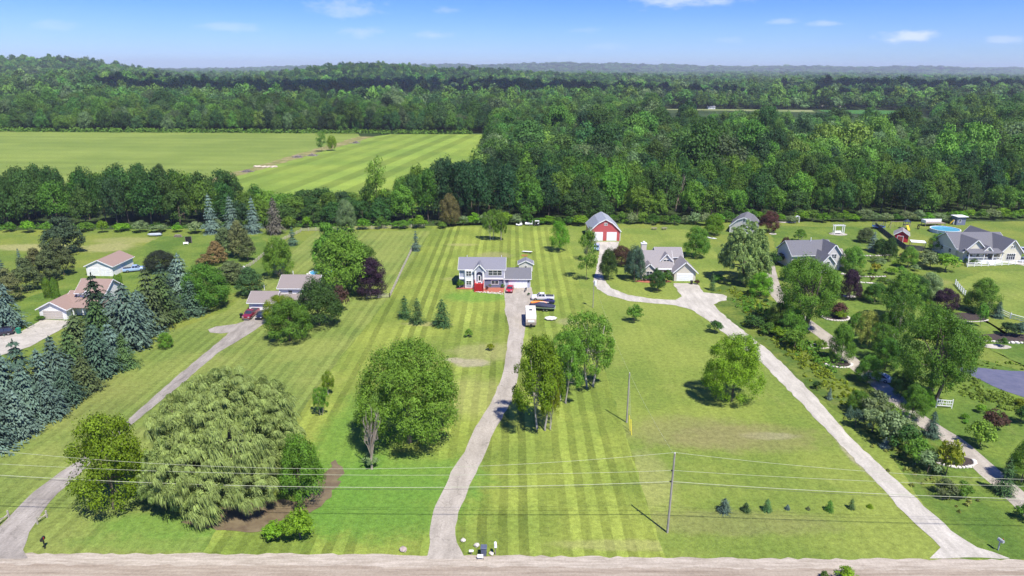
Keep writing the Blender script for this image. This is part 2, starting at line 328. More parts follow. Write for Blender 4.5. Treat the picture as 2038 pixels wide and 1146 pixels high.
M_right=lawn('unstriped_lawn',(.215,.262,.052),(.145,.205,.037),2.7,.05,[gb(1490,870,13,5,(.24,.18,.10),.35),gb(1530,868,5,1.3,DIRT,.4),gb(1700,905,1.3,6,DIRT,.7),gb(1380,860,12,6,(.23,.20,.09),.45),gb(1290,950,4,8,TAN,.35),gb(1450,1040,16,3,(.22,.19,.09),.35)],nscale=.045)
M_green=lawn('green_lawn',(.15,.21,.036),(.085,.15,.026),2.2,.04,[],nscale=.09)
M_rank=lawn('rank_grass',(.15,.19,.035),(.07,.12,.022),nscale=.2,dry=(.27,.24,.10),dryamt=.5)
M_f1=lawn('hay_field',(.205,.265,.055),(.155,.215,.042),23,.09,[],nscale=.012,angle=R(92),dry=(.25,.25,.09),dryamt=.35)
M_f2=lawn('mown_field',(.225,.30,.05),(.16,.24,.04),17,.22,[],nscale=.02,angle=R(8),dry=(.27,.27,.10),dryamt=.3)
sheet('meadow',[(-420,20),(420,20),(420,275),(95,268),(60,264),(0,259),(-60,256),(-130,249),(-190,246),(-420,240)],.012,M_mead,px=False,jit=.8,step=5)
XL=G(775,590).x; 
sheet('lawn',[(XL-6.4,70.6),(-6,70.6),(9,70.6),(19,70.6),(18.6,110),(18.2,160),(19,200),(21,256),(-30,256),(XL+2,250),(XL,171),(XL-4,120)],.024,M_main,px=False)
sheet('lawn',[(-92,70.6),(XL-6,70.6),(XL-4,120),(XL,171),(XL+2,249),(-72,247),(-70,160),(-80,140),(-86,110)],.024,M_left,px=False)
sheet('lawn',[(19,70.6),(60,70.6),(62,90),(64,130),(60,185),(66,215),(70,252),(21,258),(19,200),(18.2,160),(18.6,110)],.024,M_right,px=False)
sheet('lawn',[(55,70.6),(130,70.6),(120,100),(85,150),(70,150),(63,120)],.03,M_green,px=False)
sheet('lawn',[(1530,450),(1740,452),(1760,480),(1830,560),(1880,640),(1750,640),(1650,600),(1560,540)],.03,M_green,jit=.5)
sheet('lawn',[(1640,600),(1800,580),(1960,690),(2100,760),(2100,720),(1990,660),(1900,600),(1800,690),(1700,700),(1620,650)],.036,M_green,jit=.5)
sheet('lawn',[(165,560),(320,470),(520,470),(560,520),(480,580),(260,620),(100,660),(0,700),(-120,760),(-60,650),(60,590)],.03,M_green,jit=.5)
sheet('lawn',[(1960,540),(2300,540),(2500,640),(2200,680),(2038,640),(1960,600),(1900,560)],.03,M_right,jit=.5)
# bank of rough ground between the gravel drive and the gardens
sheet('rough_bank',[(1440,560),(1490,575),(1540,600),(1600,650),(1670,715),(1740,780),(1800,830),(1870,890),(1880,960),(1850,990),(1770,900),(1680,830),(1600,770),(1530,710),(1470,660),(1410,590)],.036,M_rank,jit=.8)
# far fields
H0=Vector((-167,284)); H1=Vector((-127,618))
sheet('hay_field',[(-760,262),(-190,284),(H0.x-1.5,284),(H1.x-5,612),(-140,640),(-300,646),(-470,648),(-760,655)],.05,M_f1,px=False,jit=1,step=8)
sheet('mown_field',[(H0.x+1.5,284),(-29,286),(-21,330),(-19,400),(-18,500),(-18,640),(-110,636),(H1.x+5,612)],.05,M_f2,px=False,jit=1,step=8)
sheet('field_margin',[(H0.x-3,284),(H0.x+3,284),(H1.x+7,612),(H1.x-7,612)],.075,lawn('dry_margin',(.30,.26,.12),(.17,.18,.05),nscale=.12,dry=(.42,.36,.22),dryamt=.8),px=False,jit=1.6,step=5)
sheet('far_field',[(440,975),(540,965),(575,1000),(580,1050),(520,1062),(450,1060)],.3,lawn('crop_field',(.05,.15,.03),(.06,.17,.035),nscale=.01),px=False,jit=2,step=12)
sheet('far_yard',[(225,1045),(300,1035),(425,1000),(445,1060),(330,1075),(230,1072)],.25,lawn('straw_yard',(.24,.26,.12),(.14,.20,.06),nscale=.02),px=False,jit=2,step=12)
# road and drives
def roadmat(name,c,c2,sx,sc=.35,spot=None,cracks=False):
    m=mat(name,c,.95,c2=c2,scale=sc,stretch=sx,var=.12,spec=.15); nt=m.node_tree; n=nt.nodes; L=nt.links; b=n['Principled BSDF']
    g=n.new('ShaderNodeNewGeometry'); z=n.new('ShaderNodeTexNoise'); z.inputs['Scale'].default_value=3.2; z.inputs['Detail'].default_value=7; z.inputs['Roughness'].default_value=.8; L.new(g.outputs['Position'],z.inputs['Vector'])
    r=n.new('ShaderNodeMapRange'); L.new(z.outputs[0],r.inputs[0]); r.inputs[1].default_value=.3; r.inputs[2].default_value=.7; r.inputs[3].default_value=.78; r.inputs[4].default_value=1.2
    src=b.inputs['Base Color'].links[0].from_socket; s=n.new('ShaderNodeVectorMath'); s.operation='SCALE'; L.new(src,s.inputs[0]); L.new(r.outputs[0],s.inputs['Scale']); o=s.outputs[0]
    if cracks:
        vo=n.new('ShaderNodeTexVoronoi'); vo.feature='DISTANCE_TO_EDGE'; vo.inputs['Scale'].default_value=.16; 
        zz=n.new('ShaderNodeTexNoise'); zz.inputs['Scale'].default_value=1.2; L.new(g.outputs['Position'],zz.inputs['Vector'])
        ad=n.new('ShaderNodeVectorMath'); ad.operation='MULTIPLY_ADD'; L.new(zz.outputs['Color'],ad.inputs[0]); ad.inputs[1].default_value=(1.6,1.6,0); L.new(g.outputs['Position'],ad.inputs[2]); L.new(ad.outputs[0],vo.inputs['Vector'])
        q=n.new('ShaderNodeMapRange'); L.new(vo.outputs['Distance'],q.inputs[0]); q.inputs[1].default_value=.002; q.inputs[2].default_value=.008; q.inputs[3].default_value=.72; q.inputs[4].default_value=1
        s2=n.new('ShaderNodeVectorMath'); s2.operation='SCALE'; L.new(o,s2.inputs[0]); L.new(q.outputs[0],s2.inputs['Scale']); o=s2.outputs[0]
    L.new(o,b.inputs['Base Color'])
    bu=n.new('ShaderNodeBump'); bu.inputs['Strength'].default_value=.35; bu.inputs['Distance'].default_value=.05; L.new(z.outputs[0],bu.inputs['Height']); L.new(bu.outputs[0],b.inputs['Normal'])
    return m
M_road=roadmat('gravel_road',(.27,.215,.16),(.41,.35,.275),(.12,1.8,1),.9)
M_berm=roadmat('gravel_berm',(.34,.29,.225),(.50,.44,.36),(.2,1.5,1),1.2)
M_asph=roadmat('weathered_asphalt',(.345,.31,.255),(.44,.395,.33),(1,.25,1),.6,cracks=True)
M_old=roadmat('grey_asphalt',(.235,.21,.18),(.39,.355,.31),(1,.25,1),.5,cracks=True)
M_grav=roadmat('pale_gravel',(.41,.38,.32),(.535,.50,.43),(1,.25,1),.7)
M_conc=roadmat('pale_concrete',(.40,.37,.31),(.49,.455,.39),(1,1,1),.5,cracks=True)
sheet('road',[(-300,60),(300,60),(300,69.4),(60,69.8),(10,70.2),(-20,70.4),(-60,70.2),(-300,70)],.03,M_road,px=False,jit=.18,step=1.2)
sheet('road_shoulder',[(-300,69.2),(300,68.6),(300,70.0),(80,70.2),(62,70.7),(20,70.7),(-4,71.0),(-20,71.1),(-60,70.9),(-300,70.7)],.036,M_berm,px=False,jit=.22,step=1.0)
sheet('road_verge',[(-300,40),(300,40),(300,61),(-300,61)],.04,M_mead,px=False,jit=.3)
sheet('driveway',[(849,1113),(856,1080),(856,1050),(862,1020),(880,980),(897,940),(925,900),(946,850),(978,800),(999,750),(1008,700),(1014,660),(1009,632),(1005,620),(1004,572),(1058,572),(1061,590),(1064,600),(1048,640),(1044,660),(1039,700),(1031,750),(1018,800),(988,850),(973,885),(952,930),(930,980),(912,1020),(906,1050),(909,1080),(926,1113)],.048,M_asph,jit=.12,step=1.5)
sheet('driveway',[(-70,1112),(-20,1070),(27,1020),(66,980),(120,940),(152,920),(215,868),(272,820),(345,755),(412,700),(450,668),(455,662),(440,664),(418,662),(414,656),(430,650),(470,645),(485,640),(489,628),(530,628),(532,640),(500,662),(434,702),(365,762),(290,822),(232,872),(178,925),(160,942),(115,982),(84,1020),(58,1060),(46,1095),(56,1112)],.048,M_old,jit=.12,step=1.5)
sheet('parking_pad',[(488,620),(531,620),(531,634),(489,634)],.056,M_conc,jit=0)
sheet('gravel_drive',[(1185,481),(1193,502),(1190,520),(1186,540),(1180,560),(1188,575),(1210,588),(1250,599),(1300,604),(1345,608),(1375,616),(1405,635),(1440,662),(1514,720),(1587,795),(1648,860),(1724,940),(1745,962),(1799,1020),(1841,1060),(1872,1090),(1850,1112),(2010,1112),(1945,1090),(1893,1057),(1853,1020),(1787,958),(1761,935),(1682,860),(1616,782),(1533,700),(1462,645),(1434,622),(1420,606),(1430,601),(1446,598),(1447,590),(1438,586),(1400,582),(1388,566),(1340,567),(1357,590),(1345,597),(1300,595),(1250,587),(1215,573),(1201,555),(1199,530),(1204,508),(1228,496),(1232,481)],.048,M_grav,jit=.2,step=1.3)
sheet('garage_apron',[(1340,564),(1386,564),(1391,578),(1350,578)],.056,M_conc,jit=0)
sheet('concrete_drive',[(-120,700),(0,664),(42,660),(78,640),(80,636),(130,638),(150,640),(60,690),(0,708),(-120,760)],.048,M_conc,jit=.1,step=1.5)
ribbon('winding_drive',[(1523,515),(1530,530),(1537,560),(1550,590),(1590,630),(1640,668),(1668,692),(1697,722),(1735,752),(1778,790),(1812,822),(1850,848),(1890,872),(1930,905),(1975,945),(2020,985),(2090,1050)],3.6,.045,M_asph)
ribbon('far_drive',[(2010,520),(2060,530),(2120,560)],6,.04,M_conc)
sheet('muddy_pond_bed',[(360,1040),(430,1056),(520,1058),(580,1030),(640,1008),(672,970),(682,930),(668,915),(640,950),(600,995),(500,1000),(400,1010)],.04,mat('wet_mud',(.14,.10,.06),.55,c2=(.20,.16,.09),scale=.6,bump=.3),jit=.5,step=1)
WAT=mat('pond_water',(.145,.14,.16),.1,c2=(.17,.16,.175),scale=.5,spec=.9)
_n=WAT.node_tree; _b=_n.nodes['Principled BSDF']; _z=_n.nodes.new('ShaderNodeTexNoise'); _z.inputs['Scale'].default_value=2.5; _u=_n.nodes.new('ShaderNodeBump'); _u.inputs['Strength'].default_value=.12; _u.inputs['Distance'].default_value=.1
_g=_n.nodes.new('ShaderNodeNewGeometry'); _n.links.new(_g.outputs['Position'],_z.inputs['Vector']); _n.links.new(_z.outputs[0],_u.inputs['Height']); _n.links.new(_u.outputs[0],_b.inputs['Normal'])
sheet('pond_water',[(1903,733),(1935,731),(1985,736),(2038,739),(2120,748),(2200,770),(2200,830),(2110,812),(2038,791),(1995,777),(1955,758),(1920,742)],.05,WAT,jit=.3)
# mulch beds
MUL=mat('mulch',(.06,.045,.04),.95,scale=4,bump=.4); RED=mat('red_mulch',(.38,.13,.08),.95,scale=6,bump=.4)
def bed(px,py,rx,ry,m=MUL,z=.06):
    p=G(px,py); n=22; sheet('mulch_bed',[(p.x+rx*math.cos(6.283*k/n)*rj.uniform(.92,1.05),p.y+ry*math.sin(6.283*k/n)*rj.uniform(.92,1.05)) for k in range(n)],z,m,jit=0,px=False)
# ---------------------------------------------------------------- vegetation meshes (unit size: height 1, width 1)
def unit(a): return a/np.maximum(np.linalg.norm(a,axis=-1,keepdims=True),1e-9)
def leafquads(p,n,s,el=1.3,rng=None,tdir=None):
    N=len(p); n=unit(n)
    t=rng.normal(size=(N,3)) if tdir is None else tdir
    t=t-(t*n).sum(1,keepdims=True)*n; t=unit(t); b=np.cross(n,t); s=np.broadcast_to(np.asarray(s,float),(N,)).reshape(-1,1)
    k=rng.uniform(.25,.75,(N,1))
    v=np.stack([p-t*s*el,p+b*s*.8+t*s*(k-.5),p+t*s*el,p-b*s*.8+t*s*(k-.5)*.6],1).reshape(-1,3)
    return v,np.arange(N*4).reshape(-1,4)
def lobed(d,rng,k=7,amp=.22):
    r=np.ones(len(d))
    for _ in range(k):
        c=unit(rng.normal(size=3)); c[2]=abs(c[2])*.6; c=unit(c); r+=amp*rng.uniform(-.8,1)*np.exp(-((d-c)**2).sum(1)/.28)
    return r
def crown_broad(seed,nc=60,nl=90,ls=.018,z0=.14,amp=.22,rcl=(.2,.34),squash=.8,shape='round',low=-.55,inner=.25,skirt=.0):
    rng=np.random.default_rng(seed); d=unit(rng.normal(size=(nc*4,3))); d=d[d[:,2]>low][:nc]; n=len(d)
    r=lobed(d,rng,amp=amp); ins=rng.random(n)<inner; r=np.where(ins,r*.55,r)
    hz_=(1-z0)/2; cz=z0+hz_
    cx=d[:,0]*.5*r*.8; cy_=d[:,1]*.5*r*.8; cz_=cz+d[:,2]*hz_*r*.82
    if shape=='egg': f=1.15-.55*np.clip((cz_-z0)/(1-z0),0,1); cx*=f; cy_*=f
    if shape=='flat': f=.75+.4*np.clip((cz_-z0)/(1-z0),0,1); cx*=f; cy_*=f
    if shape=='cone': f=1.35-1.15*np.clip((cz_-z0)/(1-z0),0,1); cx*=f; cy_*=f
    sk=1+skirt*np.clip(-d[:,2],0,1); cx*=sk; cy_*=sk
    C=np.stack([cx,cy_,cz_],1); rc=.5*rng.uniform(*rcl,n)
    P=[];Nn=[]
    for i in range(n):
        m=int(nl*rng.uniform(.7,1.25)); e=unit(rng.normal(size=(m,3))+np.array([d[i,0]*.5,d[i,1]*.5,.45])); rad=rc[i]*rng.random(m)**.28*(1+.25*np.sin(e[:,0]*9+i)*np.sin(e[:,1]*8))
        P.append(C[i]+e*rad[:,None]*np.array([1,1,squash])); Nn.append(e+rng.normal(size=(m,3))*.38+np.array([0,0,.35]))
    P=np.concatenate(P);Nn=np.concatenate(Nn); P[:,2]=np.maximum(P[:,2],z0*.6)
    # outermost twigs leaving the outline
    k=int(len(P)*.05); q=rng.integers(0,len(P),k); P[q]+=unit(P[q]-np.array([0,0,cz]))*rng.uniform(.01,.05,(k,1))
    v,f=leafquads(P,Nn,ls*rng.uniform(.6,1.3,len(P)),1.25,rng); return v,f,C
def crown_spruce(seed,L=14,dens=1.0,ls=.026,z0=.03,irregular=.1,droop=.075,fill=1.0,pw=.7):
    rng=np.random.default_rng(seed); P=[];Nn=[];T=[];Sz=[]
    for i in range(L):
        u=(i+.3*rng.random())/L; z=z0+(1-z0)*u*.99; Rr=.5*((1-u)**pw)*(1+irregular*rng.normal())+.012
        nb=max(4,int((5+Rr*24)*dens)); a0=rng.random()*6.28
        for j in range(nb):
            a=a0+6.283*(j+.6*rng.random())/nb; rr=Rr*rng.uniform(.78,1.12); m=max(3,int((4+rr*34)*fill)); t=np.linspace(.22 if rr>.12 else .05,1,m)
            dr=np.array([math.cos(a),math.sin(a),0]); sd=np.array([-dr[1],dr[0],0])
            w=(rng.uniform(-1,1,m)*(.10-.04*t)*(.5+rr)) 
            zz=z-droop*(t**1.6)*(rr/.5)+.018*np.sin(t*3.14)+rng.normal(size=m)*.006+ (t>.85)*.012
            P.append(dr*(t*rr)[:,None]+sd*w[:,None]+np.stack([0*t,0*t,zz],1)); Nn.append(np.array([0,0,1.])+dr*.55+rng.normal(size=(m,3))*.2)
            T.append(np.tile(dr,(m,1))+sd*(w*6)[:,None]+np.array([0,0,-.25])); Sz.append(ls*(1.15-.45*t)*rng.uniform(.8,1.25,m))
    P.append(np.stack([rng.normal(size=14)*.004,rng.normal(size=14)*.004,np.linspace(.93,1.0,14)],1)); Nn.append(rng.normal(size=(14,3))); T.append(np.tile([0,0,1.],(14,1))); Sz.append(np.full(14,ls*.5))
    P=np.concatenate(P);Nn=np.concatenate(Nn);T=np.concatenate(T);Sz=np.concatenate(Sz)
    v,f=leafquads(P,Nn,Sz,1.7,rng,T+rng.normal(size=T.shape)*.25); return v,f,None
def crown_willow(seed,domes,nc=44,strands=95,ls=.003):
    """several domes of foliage (x,y,z,radius), each a mass of short hanging tresses"""
    rng=np.random.default_rng(seed); V=[];F=[];o=0; CC=[]; P=[];Nn=[]
    for (dx,dy,dz,dr) in domes:
        dc=np.array([dx,dy,dz]); m0=int(nc*(dr/.2)**2); d=unit(rng.normal(size=(m0*4,3))); d=d[d[:,2]>-.45][:m0]
        C=dc+d*dr*rng.uniform(.74,1.06,(len(d),1))*np.array([1,1,1.15]); keep=np.ones(len(C),bool)
        for (ex,ey,ez,er) in domes:
            if (ex,ey,ez)!=(dx,dy,dz): keep&=np.linalg.norm((C-np.array([ex,ey,ez]))/np.array([1,1,1.15]),axis=1)>er*.72
        C=C[keep]; d=d[keep]; C[:,2]=np.maximum(C[:,2],.05); rc=rng.uniform(.018,.04,len(C)); CC.append(C)
        for i in range(len(C)):
            m=int(strands*rng.uniform(.6,1.3)); a=rng.random(m)*6.283; el=rng.random(m)**.55; yaw=rng.normal(size=2)*.6
            s0=np.stack([np.cos(a)*el,np.sin(a)*el,np.sqrt(np.maximum(0,1-el**2))],1)*rc[i]*np.array([1,1,.9])+C[i]
            outd=unit(np.stack([np.cos(a)*el+d[i,0]*.5+yaw[0],np.sin(a)*el+d[i,1]*.5+yaw[1],0*a],1)+1e-4)
            Ln=rng.uniform(.014,.042,m)*(1+.8*(el>.7)*(d[i,2]<.35)); wd=ls*rng.uniform(.6,1.5,m); sd=unit(np.stack([-outd[:,1],outd[:,0],0*a],1)+rng.normal(size=(m,3))*.7)
            rows=[]
            for k,t in enumerate((0,.5,1.)):
                c=s0+outd*(Ln*.28*(t**.7))[:,None]+np.array([.22,-.1,0])*(Ln*t)[:,None]+np.array([0,0,-1.])*(Ln*t**1.5)[:,None]; c[:,2]=np.maximum(c[:,2],.01)
                ww=(wd*(.9,1.2,.1)[k])[:,None]; rows.append(np.stack([c-sd*ww,c+sd*ww],1))
            rows=np.stack(rows,1); V.append(rows.reshape(-1,3)); b=(np.arange(m)*6)[:,None]
            for k in range(2): F.append(np.concatenate([b+2*k,b+2*k+1,b+2*k+3,b+2*k+2],1)+o)
            o+=m*6
            q=30; e=unit(rng.normal(size=(q,3))); P.append(dc+(C[i]-dc)*rng.uniform(.86,1.03,(q,1))+e*rc[i]*1.3); Nn.append(e+d[i]*.6)
    P=np.concatenate(P);Nn=np.concatenate(Nn); v,f=leafquads(P,Nn,ls*2.6,1.6,rng,np.tile([0,0,-1.],(len(P),1))+rng.normal(size=(len(P),3))*.6); V.append(v); F.append(f+o)
    return np.concatenate(V),np.concatenate(F),np.concatenate(CC)
def crown_column(seed,nl=2200,ls=.03):
    rng=np.random.default_rng(seed); a=rng.random(nl)*6.283; z=rng.random(nl)**.9; r=.5*np.minimum(1,2.2*(1-z)**.6)*(.86+.1*np.sin(a*3+z*4))*rng.uniform(.85,1.04,nl)
    P=np.stack([np.cos(a)*r,np.sin(a)*r,z],1); v,f=leafquads(P,np.stack([np.cos(a),np.sin(a),.3+0*a],1)+rng.normal(size=(nl,3))*.35,ls*rng.uniform(.6,1.2,nl),1.6,rng,np.tile([0,0,1.],(nl,1))+rng.normal(size=(nl,3))*.2); return v,f,None
def trunkmesh(seed,C=None,h=.45,r=.022,forks=1,limbs=7,m=None,thin=1.0):
    rng=random.Random(seed); mb=MB()
    for k in range(forks):
        ox=0 if forks==1 else .035*math.cos(k*2.4)*2; oy=0 if forks==1 else .035*math.sin(k*2.4)*2; lx=rng.uniform(-.03,.03)+ox*1.5; ly=rng.uniform(-.03,.03)+oy*1.5
        mb.tube([(ox,oy,-.01),(ox+.002,oy,.03),(ox+lx*.5,oy+ly*.5,h*.5),(ox+lx,oy+ly,h),(lx*1.5+ox,ly*1.5+oy,h*1.6)],[r*1.5,r*1.05,r*.85,r*.6,r*.25],7)
        if C is not None:
            for j in range(limbs):
                c=C[rng.randrange(len(C))]; z=h*rng.uniform(.45,1.0); f=z/h
                mb.tube([(ox+lx*f,oy+ly*f,z),((lx+c[0])*.5,(ly+c[1])*.5,(z+c[2])*.5+.02),tuple(c)],[r*.42,r*.28,r*.08],5,False)
    me_o=mb
    me=bpy.data.meshes.new('trunk'); me.from_pydata(mb.v,[],mb.f); me.update(); me.shade_smooth(); me.materials.append(m or BARK); return me
PROTO={}
def proto(kind,crown,needle=False,**tk):
    v,f,C=crown; q=np.percentile(np.hypot(v[:,0],v[:,1]),99)/.5; zt=np.percentile(v[:,2],99.7); v=v/np.array([q,q,zt]); C=None if C is None else C/np.array([q,q,zt])
    cm=npmesh('crown',v,f,NEED if needle else FOL); PROTO.setdefault(kind,[]).append((cm,trunkmesh(len(PROTO)*7+len(PROTO.get(kind,[])),C,**tk)))
for s in range(5): proto('broad',crown_broad(10+s,120,170,.0118,z0=.02,low=-.88,skirt=.5,shape=['round','egg','round','flat','egg'][s]))
for s in range(7): proto('wood',crown_broad(30+s,58,80,.0215,z0=.06,amp=.3,rcl=(.24,.4),shape=['round','egg','flat','round','egg','round','cone'][s],low=-.6),limbs=3)
proto('hero',crown_broad(50,210,270,.0072,z0=.02,amp=.46,rcl=(.15,.27),shape='round',low=-.92,skirt=.55))
proto('hero',crown_broad(52,180,230,.0080,z0=.01,amp=.42,rcl=(.14,.26),shape='round',low=-.92,skirt=.6))
proto('bigairy',crown_broad(57,170,230,.0078,z0=.08,amp=.4,rcl=(.15,.28),shape='round',low=-.75,inner=.2),forks=3,h=.5)
for s in range(3): proto('airy',crown_broad(60+s,120,150,.0105,z0=.1,skirt=.3,amp=.42,rcl=(.14,.25),shape=['egg','round','flat'][s],low=-.7,inner=.35),forks=2,h=.5,r=.016,m=BARKW,limbs=14)
for s in range(3): proto('poplar',crown_broad(70+s,34,60,.022,z0=.12,amp=.2,rcl=(.3,.5),shape='egg',low=-.9,squash=.35),h=.6,r=.012)
for s in range(6): proto('spruce',crown_spruce(80+s,irregular=.2,L=12+s,droop=.05+.012*s),True,h=.6,r=.014)
for s in range(2): proto('fir',crown_spruce(86+s,L=13,dens=.85,irregular=.16,droop=.02,ls=.026,fill=.9),True,h=.6,r=.014)
for s in range(3): proto('pine',crown_broad(90+s,120,70,.017,z0=.0,amp=.25,rcl=(.18,.32),squash=.5,shape='cone',low=-.9,inner=.35),True,h=.6,r=.016)
W1=[(0,.08,.66,.30),(-.22,.12,.56,.25),(.24,.1,.6,.24),(.05,-.12,.52,.27),(-.27,-.14,.36,.22),(.28,-.12,.40,.21),(-.08,-.3,.26,.17),(.13,-.32,.22,.15),(-.33,-.02,.22,.19),(.34,.02,.24,.17),(0,.3,.42,.22),(-.18,-.33,.14,.12)]
W2=[(0,0,.62,.33),(-.2,.02,.42,.27),(.22,.03,.45,.25),(.02,-.2,.36,.26),(-.16,-.16,.2,.2),(.2,-.14,.2,.19),(0,.22,.4,.24)]
proto('willow',crown_willow(100,W1,120,120,.0016),h=.4,r=.03,limbs=10); proto('willow',crown_willow(102,W2,80,70,.0034),h=.4,r=.03)
for s in range(2): proto('column',crown_column(110+s),h=.3,r=.02)
for s in range(5): proto('shrub',crown_broad(120+s,34,54,.036,z0=.0,amp=.34,rcl=(.26,.46),shape='round',low=-.15),h=.3,r=.02,limbs=4)
for s in range(2): proto('feather',crown_broad(130+s,90,110,.012,z0=.03,amp=.3,rcl=(.16,.28),squash=1.2,shape='egg',low=-.8),h=.4,r=.016)
def deadmesh(seed,n=26):
    rng=random.Random(seed); mb=MB(); mb.tube([(0,0,-.01),(0,0,.2),(.02,0,.4)],[.06,.045,.03],7)
    for _ in range(n):
        a=rng.random()*6.28; z=rng.uniform(.1,.4); R_=rng.uniform(.2,.5); zt=rng.uniform(.55,1); p1=(math.cos(a)*R_*.5,math.sin(a)*R_*.5,(z+zt)/2+.05); p2=(math.cos(a)*R_,math.sin(a)*R_,zt)
        mb.tube([(0,0,z),p1,p2],[.022,.014,.003],5,False)
        for q in range(5):
            f=rng.uniform(.3,1); b=Vector(p1).lerp(Vector(p2),f); mb.tube([b,b+Vector((rng.uniform(-.12,.12),rng.uniform(-.12,.12),rng.uniform(.03,.16)))],[.008,.002],4,False)
    me=bpy.data.meshes.new('branches'); me.from_pydata(mb.v,[],mb.f); me.update(); me.materials.append(DEADB); return me
DEADM=[deadmesh(1),deadmesh(2)]
# base colours of the kinds of leaf in this place
COL=dict(green=(.14,.24,.045),dark=(.062,.12,.032),deep=(.042,.088,.034),mid=(.10,.18,.036),bright=(.165,.29,.042),yellow=(.17,.22,.028),olive=(.20,.26,.036),gold=(.42,.38,.03),
 blue=(.105,.158,.122),paleblue=(.14,.20,.155),bluegreen=(.075,.125,.08),willow=(.255,.335,.12),purple=(.045,.025,.042),redleaf=(.10,.045,.04),brown=(.135,.14,.06),rust=(.22,.165,.075),pine=(.11,.14,.06),sprucegreen=(.08,.135,.05),sage=(.20,.26,.12),grey=(.22,.21,.18),wine=(.085,.045,.035))
vr=random.Random(11)
def plant(kind,loc,h,wd,label,col='green',name='tree',cat='tree',group=None,idx=None,rz=None,lean=0,trunk=True):
    v=PROTO[kind]; k=vr.randrange(len(v)) if idx is None else idx; cm,tm=v[k]
    e=bpy.data.objects.new(name,None); e.empty_display_size=.5; S.collection.objects.link(e); e.location=loc; e.rotation_euler=(lean,0,vr.random()*6.28 if rz is None else rz); e.scale=(wd,wd,h)
    tag(e,label,cat,group)
    c=bpy.data.objects.new('crown' if cat!='shrub' else 'foliage',cm); S.collection.objects.link(c); c.parent=e; cc=COL[col] if isinstance(col,str) else col; f=1.0 if kind=='x' else vr.uniform(.9,1.1); c.color=(cc[0]*f,cc[1]*f,cc[2]*f,1)
    if trunk and kind!='column':
        t=bpy.data.objects.new('trunk' if cat!='shrub' else 'stem',tm); S.collection.objects.link(t); t.parent=e
    return e
def T(kind,px,py,top,wpx,label,col='green',name=None,cat='tree',group=None,**k):
    p=G(px,py); d=pixdir(px,top); hd=math.hypot(p.x,p.y); z=CAMH+d.z*hd/math.hypot(d.x,d.y); s=ppm(px,py); wd=wpx/s
    # crowns are deep: the far side of the top edge is what the camera sees
    h=max(.4,z*(.97 if kind!='column' else 1))
    nm=name or {'spruce':'spruce_tree','fir':'fir_tree','pine':'pine_tree','willow':'willow_tree','poplar':'poplar_tree','shrub':'shrub','column':'arborvitae','feather':'willow_tree'}.get(kind,'deciduous_tree')
    if kind=='shrub' and cat=='tree': cat='shrub'
    return plant(kind,p,h,wd,label,col,nm,cat,group,**k)
# ---------------------------------------------------------------- buildings
WHT=mat('white_trim',(.84,.84,.83),.5,var=.04); GLS=mat('window_glass',(.035,.045,.06),.08,var=.3,scale=1,spec=.8); 
VW=siding('white_siding',(.82,.81,.78)); VG=siding('grey_siding',(.40,.42,.50)); VG2=siding('slate_siding',(.17,.19,.27)); VB=siding('beige_siding',(.62,.57,.48)); VC=siding('cream_siding',(.70,.66,.52)); VR=siding('red_siding',(.50,.10,.10)); VP=siding('pale_grey_siding',(.58,.56,.53)); RBR=siding('dull_red_siding',(.30,.06,.05))
SG=shingle('grey_shingles',(.21,.21,.24)); SD=shingle('dark_shingles',(.075,.08,.10)); SDG=shingle('charcoal_shingles',(.15,.15,.165)); SP=shingle('rosy_shingles',(.29,.205,.17)); ST=shingle('brown_grey_shingles',(.25,.215,.20)); STP=shingle('taupe_shingles',(.27,.25,.25)); SM=mat('metal_roofing',(.42,.44,.47),.45,var=.1,scale=2,stretch=(8,.2,1),metal=.2)
BRK=mat('tan_brick',(.34,.20,.14),.9,scale=12,var=.25); DRW=mat('white_door',(.86,.86,.85),.5,var=.04); DRB=mat('beige_door',(.55,.50,.45),.5,var=.04); DKW=mat('weathered_wood',(.26,.22,.18),.9,scale=5,var=.25); BLK=mat('black_metal',(.02,.02,.022),.45)
def poly(pts,a0,a1,axis): return MB().prism(pts,a0,a1,axis)
def slab(mb,p,q,t,a0,a1,axis):
    (u0,z0),(u1,z1)=p,q; d=Vector((u1-u0,z1-z0)).normalized(); n=Vector((-d.y,d.x)); 
    if n.y<0: n=-n
    mb.prism([(u0,z0),(u1,z1),(u1+n.x*t,z1+n.y*t),(u0+n.x*t,z0+n.y*t)],a0,a1,axis)
